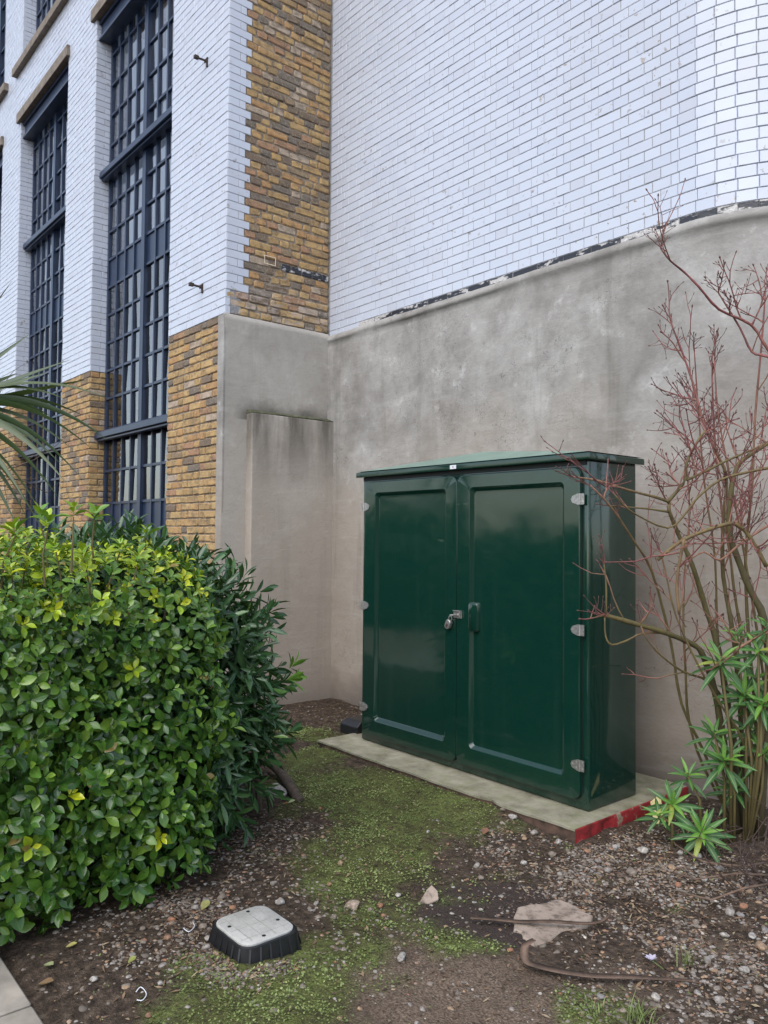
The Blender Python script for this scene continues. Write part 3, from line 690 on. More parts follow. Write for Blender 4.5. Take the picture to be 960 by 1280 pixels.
# lid: deep fascia and four-sided shallow roof
lx0, lx1, ly0, ly1 = CX0 - .034, CX1 + .036, CY0 - .045, CY1 + .03
q = MB(); A = [(lx0, ly0), (lx1, ly0), (lx1, ly1), (lx0, ly1)]
V = [(x, y, 1.978) for x, y in A] + [(x, y, 2.014) for x, y in A] + [((lx0 + lx1) / 2, (ly0 + ly1) / 2, 2.113)]
q.add(V, [(3, 2, 1, 0), (0, 1, 5, 4), (1, 2, 6, 5), (2, 3, 7, 6), (3, 0, 4, 7), (4, 5, 8), (5, 6, 8), (6, 7, 8), (7, 4, 8)])
lid = smooth_by_angle(q.build('roof', M['cabinet_green'], cb, bevel=.006, seg=3), 25)
q = MB(); q.add([(x * .988 + (lx0 + lx1) / 2 * .012, y * .96 + (ly0 + ly1) / 2 * .04, 2.0215) for x, y in A] + [((lx0 + lx1) / 2, (ly0 + ly1) / 2, 2.1155)], [(0, 1, 4), (1, 2, 4), (2, 3, 4), (3, 0, 4)]); under(q.build('roof_skin', M['pale_green']), lid)
q = MB(); q.box((CX0 + .01, CY0 - .006, 1.952), (CX1 - .01, CY0 + .01, 1.9775)); q.build('roof_gap_shadow', M['seam_dark'], cb)
q = MB(); q.box((-3.60, ly0 - .003, 1.984), (-3.545, ly0 + .001, 2.009)); nmp = under(q.build('maker_plate', M['label_white']), lid)
q = MB(); q.box((-3.578, ly0 - .0036, 1.990), (-3.570, ly0 - .0028, 2.003)); q.box((-3.566, ly0 - .0036, 1.990), (-3.562, ly0 - .0028, 2.003)); q.build('plate_print', M['galvanised']).parent = lid
# padlock hanging on the hasp
pl = empty('padlock', (-3.60, CY0 - .05, .985), 'small silver padlock hanging on the hasp of the green cabinet', 'padlock')
yb = CY0 - .048
q = MB()
ang = R(-24)
def rot2(x, z): return -3.600 + x * math.cos(ang) - z * math.sin(ang), .998 + x * math.sin(ang) + z * math.cos(ang)
P = rrect(-.021, .021, -.042, .020, .018, 0)
for yy in (0,): pass
rs = []
for y_, sc in ((yb + .014, .9), (yb + .010, 1.), (yb - .010, 1.), (yb - .014, .88)):
    rs.append([(rot2(p[0] * sc, p[2] * sc - .011 * (1 - sc))[0], y_, rot2(p[0] * sc, p[2] * sc - .011 * (1 - sc))[1]) for p in P])
rings(q, rs, cap0=True); smooth_by_angle(q.build('lock_case', M['galvanised'], pl), 40)
q = MB(); sh = [(-.013, .012), (-.013, .034), (-.006, .045), (.006, .045), (.013, .034), (.013, .012)]
q.tube([(rot2(a, b)[0], yb, rot2(a, b)[1]) for a, b in sh], .0045, 8); q.build('shackle', M['galvanised'], pl, smooth=True)
q = MB(); rings(q, [[(rot2(p[0], p[2])[0], yb - .0147, rot2(p[0], p[2])[1]) for p in rrect(-.009, .009, -.034, -.006, .008, 0)]]); q.build('lock_inlay', M['rust_iron'], pl)

# ================================================================== concrete slab
SX0, SX1, SY0, SY1, SZ = -4.72, -2.472, 3.375, 4.50, .060
sl = empty('concrete_slab', (-3.6, 3.9, 0), 'worn concrete base slab with red painted end carrying the green cabinet', 'slab')
rnd = random.Random(9)
N = 44; top = []; bot = []
fx = np.linspace(SX0, SX1, N)
fyy = [SY0 + .016 * (fbm(np.array([x * 3.5]), np.array([2.]), 71)[0] - .5) * 2 + (.03 * math.exp(-((x + 3.05) / .05) ** 2)) for x in fx]
q = MB(); V = [(x, y, SZ + .004 * (fbm(np.array([x * 4]), np.array([0.]), 72)[0] - .5)) for x, y in zip(fx, fyy)] + [(x, SY1, SZ) for x in fx]
q.add(V, [(i, i + 1, N + i + 1, N + i) for i in range(N - 1)]); V2 = [(x, y, z - .012) for x, y, z in V[:N]]
q.add(V[:N] + V2, [(i, N + i, N + i + 1, i + 1) for i in range(N - 1)]); q.build('top_face', M['slab_concrete'], sl)
q = MB(); q.add([(x, y + .006, z) for x, y, z in V2] + [(x, y + .014, -.06) for x, y, z in V2], [(i, N + i, N + i + 1, i + 1) for i in range(N - 1)])
q.add([(SX0, SY1, -.06), (SX0, fyy[0] + .006, -.06), (SX0, fyy[0] + .006, SZ), (SX0, SY1, SZ)], [(0, 1, 2, 3)]); q.build('front_edge', M['slab_edge_dark'], sl)
ey = np.linspace(fyy[-1], SY1, 30); q = MB()
V = []
for y in ey:
    for z, o_ in ((-.06, .0), (.0, .003), (.03, .004), (SZ - .006, .003), (SZ, -.002)):
        d = .006 * (fbm(np.array([y * 14]), np.array([z * 14]), 75)[0] - .5)
        chip = -.02 * math.exp(-((y - 3.66) / .045) ** 2 - ((z - .012) / .03) ** 2)
        V.append((SX1 + o_ + d + chip, y, z))
q.add(V, [(i * 5 + j, (i + 1) * 5 + j, (i + 1) * 5 + j + 1, i * 5 + j + 1) for i in range(29) for j in range(4)]); q.build('red_end', M['red_paint'], sl)
# small black plastic box by the cabinet's far corner
q = MB(); bx, by = -4.80, 3.80; V = []
rings_ = [[(-.10, -.09), (.10, -.09), (.10, .09), (-.10, .09)]]
q.add([(-.10, -.09, 0), (.12, -.09, 0), (.12, .09, 0), (-.10, .09, 0), (-.10, -.09, .075), (.12, -.09, .075), (.12, .09, .075), (-.10, .09, .075), (-.07, -.05, .115), (.12, -.05, .115), (.12, .07, .115), (-.07, .07, .115)],
      [(3, 2, 1, 0), (0, 1, 5, 4), (1, 2, 6, 5), (2, 3, 7, 6), (3, 0, 4, 7), (4, 5, 9, 8), (5, 6, 10, 9), (6, 7, 11, 10), (7, 4, 8, 11), (8, 9, 10, 11)])
o = q.build('bait_box', M['black_plastic'], None, bevel=.01); o.location = (bx, by, .03); tag(o, 'low black plastic box with sloping top at the foot of the green cabinet', 'box')

# ================================================================== valve cover
vx, vy = -2.640, 1.601
vb = empty('valve_cover', (vx, vy, 0), 'grey lidded access cover in a ribbed black plastic surround among pebbles', 'access cover')
def rr2(hx, hy, r, z, n=6):
    return [(vx + p[0], vy + p[2], z) for p in rrect(-hx, hx, -hy, hy, r, 0, n)]
q = MB(); rings(q, [rr2(.152, .139, .06, -.06), rr2(.148, .135, .06, 0.), rr2(.139, .126, .055, .059), rr2(.134, .121, .052, .062), rr2(.129, .116, .05, .059)]); smooth_by_angle(q.build('surround', M['black_plastic'], vb), 30)
base, topr = rr2(.160, .147, .065, -.03, 6), rr2(.141, .128, .056, .056, 6)
def alongr(rg, f):
    L = [0]; k = len(rg)
    for i in range(k): L.append(L[-1] + math.dist(rg[i], rg[(i + 1) % k]))
    s = f * L[-1]
    for i in range(k):
        if s <= L[i + 1]:
            w = (s - L[i]) / max(1e-9, L[i + 1] - L[i]); a, b = np.array(rg[i]), np.array(rg[(i + 1) % k]); return a + (b - a) * w
for j in range(24):
    a, b = alongr(base, (j + .5) / 24), alongr(topr, (j + .5) / 24); d = (b - a); side = np.cross(d, (0, 0, 1.)); side /= np.linalg.norm(side); o3 = np.array([side[1], -side[0], 0]) * 0
    out = a - np.array([vx, vy, a[2]]); out[2] = 0; out /= np.linalg.norm(out); hw = .0035
    q = MB(); q.add([a - side * hw - out * .02, a + side * hw - out * .02, a + side * hw + out * .004, a - side * hw + out * .004, b - side * hw - out * .02, b + side * hw - out * .02, b + side * hw - out * .001, b - side * hw - out * .001],
                    [(0, 3, 2, 1), (4, 5, 6, 7), (0, 1, 5, 4), (1, 2, 6, 5), (2, 3, 7, 6), (3, 0, 4, 7)]); q.build('rib', M['black_plastic'], vb)
q = MB(); rings(q, [rr2(.127, .114, .05, .046), rr2(.127, .114, .05, .065), rr2(.123, .110, .047, .0685)]); vlid = smooth_by_angle(q.build('lid', M['lid_grey'], vb), 40)
for g in (-.072, -.024, .024, .072):
    q = MB(); q.box((vx - .116 + abs(g) * .2, vy + g - .0016, .0675), (vx + .116 - abs(g) * .2, vy + g + .0016, .0692)); under(q.build('groove', M['groove_dark']), vlid)
for g in (-.08, .0, .08):
    q = MB(); q.box((vx + g - .0012, vy - .102, .0674), (vx + g + .0012, vy + .102, .0690)); under(q.build('groove', M['groove_dark']), vlid)
for dx, dy in ((-.10, .03), (.10, -.02), (.03, .085), (-.04, -.085)):
    q = MB(); q.tube([(vx + dx, vy + dy, .064), (vx + dx, vy + dy, .0697)], .0075, 8); under(q.build('hole', M['seam_dark']), vlid)

# ================================================================== leaves
def leaf_var(prof, mid_dip, curl, n=4):
    """prof: half-widths along the leaf (unit length); returns verts (x along, y across, z up), quads and midrib weights."""
    V = []; A = []
    k = len(prof)
    for i, w in enumerate(prof):
        x = i / (k - 1); z = -curl * x * x
        V += [(x, -w, z + mid_dip * w * 2), (x, 0, z), (x, w, z + mid_dip * w * 2)]; A += [0, 1, 0]
    F = []
    for i in range(k - 1):
        F += [(3 * i, 3 * i + 3, 3 * i + 4, 3 * i + 1), (3 * i + 1, 3 * i + 4, 3 * i + 5, 3 * i + 2)]
    return np.array(V, float), F, np.array(A, float)
EUO = leaf_var([.03, .15, .26, .29, .21, .04], .2, .16)
LAU = leaf_var([.02, .085, .125, .11, .012], .25, .12)
SPU = leaf_var([.03, .075, .095, .07, .008], .25, .3)
def mats(P, D, Nn, S):
    D = D / np.linalg.norm(D, axis=1, keepdims=True); B = np.cross(Nn, D); B /= np.linalg.norm(B, axis=1, keepdims=True) + 1e-9; N2 = np.cross(D, B)
    m = np.zeros((len(P), 4, 4)); m[:, :3, 0] = D * S[:, None]; m[:, :3, 1] = B * S[:, None]; m[:, :3, 2] = N2 * S[:, None]; m[:, :3, 3] = P; m[:, 3, 3] = 1; return m
def set_col(mesh, C, A):
    a = mesh.attributes.new('leafcol', 'FLOAT_COLOR', 'POINT'); a.data.foreach_set('color', np.concatenate([C, A[:, None]], 1).astype(np.float32).reshape(-1))
def leaf_set(thing, var, Ms, cls, palette, mat, nind=300, mass='foliage', name='leaf', cell=11):
    V, F, A = var; nl = len(Ms); c = Ms[:, :3, 3] + Ms[:, :3, 0] * .5; px, py, d = proj(c)
    ln = np.linalg.norm(Ms[:, :3, 0], axis=1); facing = np.abs(np.einsum('ij,ij->i', Ms[:, :3, 2] / ln[:, None], (c - CP) / np.linalg.norm(c - CP, axis=1)[:, None]))
    ok = (px > 3) & (px < 957) & (py > 3) & (py < 1277); best = {}
    for i in np.where(ok)[0]:
        k = (int(px[i] // cell), int(py[i] // cell))
        if k not in best or d[i] < d[best[k]]: best[k] = i
    cand = sorted(best.values(), key=lambda i: -ln[i] / d[i] * (.3 + facing[i]))[:nind]; ch = np.zeros(nl, bool); ch[cand] = True
    ms = []
    for ci, col in enumerate(palette):
        m = bpy.data.meshes.new(name); m.from_pydata(V.tolist(), [], F); set_col(m, np.tile(col, (len(V), 1)), A); m.polygons.foreach_set('use_smooth', [True] * len(F)); m.materials.append(mat); ms.append(m)
    for i in cand:
        o = link(name, ms[cls[i]]); under(o, thing); o.matrix_basis = Matrix(Ms[i].tolist())
    rest = np.where(~ch)[0]
    if len(rest):
        VV = (np.einsum('nij,vj->nvi', Ms[rest][:, :3, :3], V) + Ms[rest][:, None, :3, 3]).reshape(-1, 3)
        FF = (np.array(F)[None] + (np.arange(len(rest)) * len(V))[:, None, None]).reshape(-1, 4)
        m = bpy.data.meshes.new(mass); m.from_pydata(VV.tolist(), [], FF.tolist())
        set_col(m, np.repeat(np.array(palette)[cls[rest]] * RNG.uniform(.75, 1.2, (len(rest), 1)), len(V), 0), np.tile(A, len(rest))); m.polygons.foreach_set('use_smooth', [True] * len(FF)); m.materials.append(mat)
        o = link(mass, m); under(o, thing); tag(o, kind='stuff')
def shell(n, lo, hi, power, inset, seed, bumps=.10):
    """points on a lumpy rounded box with outward normals."""
    rg = np.random.default_rng(seed); c = (np.array(lo) + hi) / 2; h = (np.array(hi) - lo) / 2
    d = rg.normal(size=(n * 2, 3)) * h; d /= np.linalg.norm(d, axis=1, keepdims=True)
    q = np.abs(d / h); r = (q ** power).sum(1) ** (-1 / power)
    p = d * r[:, None]; nn = np.sign(p) * (np.abs(p / h) ** (power - 1)) / h; nn /= np.linalg.norm(nn, axis=1, keepdims=True)
    l = vnoise(p[:, 0] * 3.3 + 40, p[:, 1] * 3.3 + p[:, 2] * 2.7 + 40, seed) + .6 * vnoise(p[:, 0] * 7 + p[:, 2] * 5, p[:, 1] * 7 + p[:, 2] * 6 + 90, seed + 3)
    p = p + nn * ((l - .8) * bumps * 2)[:, None] - nn * (rg.random(n * 2) ** 1.6 * inset)[:, None]
    p = p + c; ok = p[:, 2] > .03
    return p[ok][:n], nn[ok][:n]
def rosettes(P, Nn, per, size, seed, spread, upw):
    rg = np.random.default_rng(seed); n = len(P); ax = Nn + np.array([0, 0, upw]) + rg.normal(size=(n, 3)) * .28; ax /= np.linalg.norm(ax, axis=1, keepdims=True)
    t = np.cross(ax, rg.normal(size=(n, 3))); t /= np.linalg.norm(t, axis=1, keepdims=True); b = np.cross(ax, t)
    PP, DD, NN, SS, II = [], [], [], [], []
    for k in range(per):
        a = 2 * math.pi * (k * .382 + rg.random(n) * .10) ; tilt = spread * (1 - .55 * k / per) + rg.normal(size=n) * .18
        rad = np.cos(a)[:, None] * t + np.sin(a)[:, None] * b
        D = rad * np.sin(tilt)[:, None] + ax * np.cos(tilt)[:, None]; Nl = ax * np.sin(tilt)[:, None] - rad * np.cos(tilt)[:, None]
        PP.append(P + ax * (.006 * k) + rad * .004); DD.append(D); NN.append(Nl + rg.normal(size=(n, 3)) * .18); SS.append(size * rg.uniform(.55, 1.25, n) * (1 - .35 * k / per)); II.append(np.full(n, k))
    return np.concatenate(PP), np.concatenate(DD), np.concatenate(NN), np.concatenate(SS), np.concatenate(II), np.tile(np.arange(n), per)

# ---- light green evergreen hedge beside the path
he = empty('evergreen_shrub', (-3.9, 1.2, 0), 'clipped bright green shrub with rounded leaves and lime young shoots beside the path', 'shrub')
P, Nn = shell(20000, (-4.95, .42, -.12), (-3.16, 1.82, 1.46), 5.5, .05, 4, .10)
def thin(P, Nn, dmin):
    cells = {}; keep = []
    for i, p in enumerate(P):
        k = tuple((p // dmin).astype(int)); ok = True
        for a in (-1, 0, 1):
            for b in (-1, 0, 1):
                for c in (-1, 0, 1):
                    for j in cells.get((k[0] + a, k[1] + b, k[2] + c), ()):
                        if ((P[j] - p) ** 2).sum() < dmin * dmin: ok = False
        if ok: cells.setdefault(k, []).append(i); keep.append(i)
    return P[keep], Nn[keep]
P, Nn = thin(P, Nn, .055); n_out = len(P)
Pi, Ni = shell(2000, (-4.95, .42, -.12), (-3.20, 1.78, 1.42), 5.5, .25, 44, .10); Pi = Pi - Ni * .05; P = np.concatenate([P, Pi]); Nn = np.concatenate([Nn, Ni])
kp = ((P[:, 2] > .16) | (RNG.random(len(P)) < .5)) & ((P[:, 0] > -4.2) | (RNG.random(len(P)) < .3)); P, Nn = P[kp], Nn[kp]
PP, DD, NN, SS, KK, RI = rosettes(P, Nn, 7, .052, 5, 1.3, .38)
SS = SS * np.clip(1.5 - .42 * P[RI, 2], .9, 1.5)
rz = P[RI, 2]; young = (rz > 1.12 + .34 * RNG.random(len(P))[RI]) & (RNG.random(len(P))[RI] < .8); spot = (RNG.random(len(P)) < .012)[RI]
pal = [(.034, .105, .016), (.056, .150, .020), (.088, .20, .026), (.13, .25, .032), (.18, .31, .04), (.020, .066, .014), (.36, .48, .02), (.56, .60, .02), (.24, .38, .03), (.30, .22, .06)]
cls = RNG.choice([0, 1, 2, 3, 4, 5], len(PP), p=[.21, .23, .22, .16, .06, .12])
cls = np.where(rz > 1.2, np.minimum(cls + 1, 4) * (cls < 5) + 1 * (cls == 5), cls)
yk = young | spot; cls = np.where(yk, np.where(KK >= 3, RNG.choice([6, 7], len(PP), p=[.55, .45]), RNG.choice([8, 6, 4], len(PP), p=[.5, .3, .2])), cls)
SS = np.where(yk & (KK >= 4), SS * .85, SS); cls = np.where(RNG.random(len(PP)) < .006, 9, cls)
leaf_set(he, EUO, mats(PP, DD, NN, SS), cls, pal, M['leaf_glossy'])
# taller sprigs on top
P2 = []; rg = np.random.default_rng(8)
for px_, py_ in ((20, 668), (50, 652), (92, 646), (118, 650), (60, 662), (35, 680), (150, 690), (182, 672), (172, 705), (70, 690), (105, 700), (10, 690)):
    q = MB(); tip = atd(px_, py_, rg.uniform(3.05, 3.5)); b_ = tip + np.array([rg.normal() * .03, rg.normal() * .03, -.22]); q.tube([b_, (b_ + tip) / 2 + rg.normal(size=3) * .008, tip], [.005, .004, .003], 5, t=.3); P2.append(tip); q.build('shoot', M['bark'], he)
P2 = np.array(P2); PP, DD, NN, SS, KK, RI = rosettes(P2, np.tile((0.2, -.2, 1.), (len(P2), 1)), 8, .066, 15, 1.15, 1.0)
leaf_set(he, EUO, mats(PP, DD, NN, SS), RNG.choice([0, 1, 2], len(PP)), [(.20, .36, .022), (.13, .27, .025), (.34, .46, .02)], M['leaf_glossy'], 0, 'young_foliage')
q = MB(); rg = random.Random(2)
for i in range(26):
    a = np.array([rg.uniform(-4.3, -3.45), rg.uniform(.8, 1.6), -.05]); b = a + np.array([rg.uniform(-.35, .35), rg.uniform(-.35, .35), rg.uniform(.8, 1.4)]); m_ = (a + b) / 2 + np.array([rg.uniform(-.1, .1), rg.uniform(-.1, .1), 0]); q.tube([a, m_, b], [.014, .01, .005], 6, t=.15)
q.build('stem', M['bark_brown'], he)

# ---- dark laurel behind it
la = empty('laurel_shrub', (-4.2, 2.2, 0), 'dark green laurel shrub with long narrow glossy leaves behind the bright green shrub', 'shrub')
P, Nn = shell(2500, (-5.3, 1.20, -.05), (-3.47, 2.20, 1.34), 4.4, .26, 14, .10)
kp = (P[:, 2] > .30) | (RNG.random(len(P)) < .45); P, Nn = P[kp], Nn[kp]
PP, DD, NN, SS, KK, RI = rosettes(P, Nn, 8, .132, 25, 1.12, .3)
DD[:, 2] -= np.clip(.9 - P[RI, 2], 0, 1) * .8      # lower shoots hang
PP += Nn[RI] * (.02 * KK)[:, None]
pal = [(.028, .082, .032), (.038, .105, .040), (.052, .13, .046), (.020, .062, .027), (.08, .175, .05), (.15, .27, .06)]
cls = RNG.choice(6, len(PP), p=[.3, .28, .2, .15, .06, .01])
leaf_set(la, LAU, mats(PP, DD, NN, SS), cls, pal, M['leaf_laurel'], cell=14)
P2 = np.array([atd(362, 836, 4.75), atd(358, 850, 4.7)]); PP, DD, NN, SS, KK, RI = rosettes(P2, np.tile((.5, .6, .2), (2, 1)), 7, .12, 35, .8, .1)
leaf_set(la, LAU, mats(PP, DD, NN, SS), np.zeros(len(PP), int), [(.16, .33, .05)], M['leaf_laurel'], 0, 'young_foliage')
q = MB(); rg = random.Random(12)
for i in range(18):
    a = np.array([rg.uniform(-4.5, -3.9), rg.uniform(1.8, 2.4), -.05]); b = a + np.array([rg.uniform(-.35, .45), rg.uniform(-.35, .45), rg.uniform(.7, 1.3)]); m_ = (a + b) / 2 + np.array([rg.uniform(-.1, .1), rg.uniform(-.1, .1), 0]); q.tube([a, m_, b], [.018, .012, .005], 6, t=.15)
q.build('stem', M['bark_brown'], la)
def gpx(px, py, dz=0.): p = onz(px, py); p[2] = gz(p[0], p[1]) + dz; return p
q = MB(); q.tube([gpx(300, 978, .06), gpx(330, 966, .09), gpx(348, 974, .07), gpx(362, 988, .045), gpx(374, 1001, .01)], [.03, .034, .033, .032, .030], 9); tag(q.build('fallen_branch', M['bark_brown'], None, smooth=True), 'thick bare brown branch lying on soil at the foot of the laurel', 'branch')

# ---- strap leaved palm reaching in behind the hedge
cp = empty('cabbage_palm', (-6.15, .95, 0), 'spiky palm with long narrow arching strap leaves in front of the warehouse', 'palm')
ctr = np.array([-6.05, 1.02, 2.30])
q = MB(); q.tube([(-6.15, .95, -.05), (-6.12, .98, 1.2), tuple(ctr - [0, 0, .12])], [.09, .075, .06], 9, t=.1); q.build('trunk', M['bark_brown'], cp, smooth=True)
tips = [(75, 455, 5.5), (118, 500, 5.3), (117, 548, 5.4), (84, 590, 5.1), (60, 615, 5.2), (78, 560, 5.6), (40, 650, 5.3), (12, 648, 5.2), (25, 640, 5.5), (8, 362, 5.9), (28, 425, 5.6), (70, 600, 5.0), (36, 585, 5.6), (-30, 380, 5.6), (-60, 420, 5.4), (-70, 520, 5.3), (-60, 600, 5.2), (-20, 660, 5.2), (52, 520, 5.8), (95, 478, 5.6), (14, 470, 6.1), (-40, 340, 6.0), (22, 620, 5.0), (50, 650, 5.1), (100, 560, 5.2), (66, 500, 5.3), (90, 520, 5.6), (48, 470, 5.4), (30, 560, 5.1), (62, 575, 5.4)]
rg = random.Random(6); greens = [(.045, .085, .03), (.06, .11, .035), (.035, .07, .03), (.05, .09, .035), (.07, .10, .04)]
for i, (px_, py_, dd) in enumerate(tips):
    tip = atd(px_, py_, dd); tip = ctr + (tip - ctr) * 1.08; L = np.linalg.norm(tip - ctr); mid_ = (ctr + tip) / 2 + np.array([0, 0, .10 + .26 * L * (.7 if tip[2] > 2.2 else 1.0)])
    if tip[2] > 2.6: mid_ = (ctr + tip) / 2 + np.array([0, 0, .03])
    V = []; A = []; n = 13; tws = rg.choice([-1, 1]) * rg.uniform(.6, 1.3)
    for k in range(n):
        t_ = k / (n - 1); p = (1 - t_) ** 2 * ctr + 2 * t_ * (1 - t_) * mid_ + t_ * t_ * tip; d = 2 * (1 - t_) * (mid_ - ctr) + 2 * t_ * (tip - mid_); d /= np.linalg.norm(d)
        sd = np.cross(d, (0, 0, 1.)); sd /= np.linalg.norm(sd); nz0 = np.cross(sd, d); sd = sd * math.cos(tws) + nz0 * math.sin(tws); w = .037 * min(1, .4 + 2.5 * t_) * (1 - t_ ** 1.7) + .0008
        nz = np.cross(sd, d); V += [p - sd * w + nz * w * .35, p, p + sd * w + nz * w * .35]; A += [0, 1, 0]
    F = []
    for k in range(n - 1): F += [(3 * k, 3 * k + 3, 3 * k + 4, 3 * k + 1), (3 * k + 1, 3 * k + 4, 3 * k + 5, 3 * k + 2)]
    m = bpy.data.meshes.new('leaf'); m.from_pydata([tuple(v) for v in V], [], F); set_col(m, np.tile(rg.choice(greens), (len(V), 1)), np.array(A, float)); m.polygons.foreach_set('use_smooth', [True] * len(F))
    under(link('leaf', m, None, M['leaf_strap']), cp)

# ---- bare twigs of a small tree standing behind the palm
bt = empty('bare_tree', (-8.6, 1.2, 0), 'leafless small tree with thin dark twigs behind the spiky palm', 'tree')
q = MB(); q.tube([(-8.6, 1.2, -.1), (-8.62, 1.22, 1.2), (-8.55, 1.2, 2.2)], [.06, .05, .04], 8); q.build('trunk', M['bark_brown'], bt, smooth=True)
rg = random.Random(31)
def grow(q, p, d, L, r, lev, rg, t):
    pts = [p]; dd = np.array(d, float); n = 5
    for k in range(n):
        dd = dd + np.array([rg.gauss(0, .16), rg.gauss(0, .16), rg.gauss(0, .12) + .03]); dd /= np.linalg.norm(dd); pts.append(pts[-1] + dd * L / n)
    q.tube(pts, [r * (1 - .6 * i / n) for i in range(n + 1)], 5 if lev > 1 else 4, t=t, cap=False)
    if lev > 0:
        for k in range(1, n + 1):
            if rg.random() < .85:
                a = np.array([rg.gauss(0, 1), rg.gauss(0, 1), rg.gauss(.2, .6)]); a /= np.linalg.norm(a); grow(q, pts[k], dd * .75 + a * .75, L * rg.uniform(.4, .65), r * .5, lev - 1, rg, t)
for i in range(9):
    q = MB(); a = 2 * math.pi * i / 9; grow(q, np.array([-8.55, 1.2, 1.7 + .06 * i]), np.array([math.cos(a) * .8, math.sin(a) * .8, .75]), 1.15, .014, 2, rg, .05); q.build('branch', M['bark_brown'], bt)

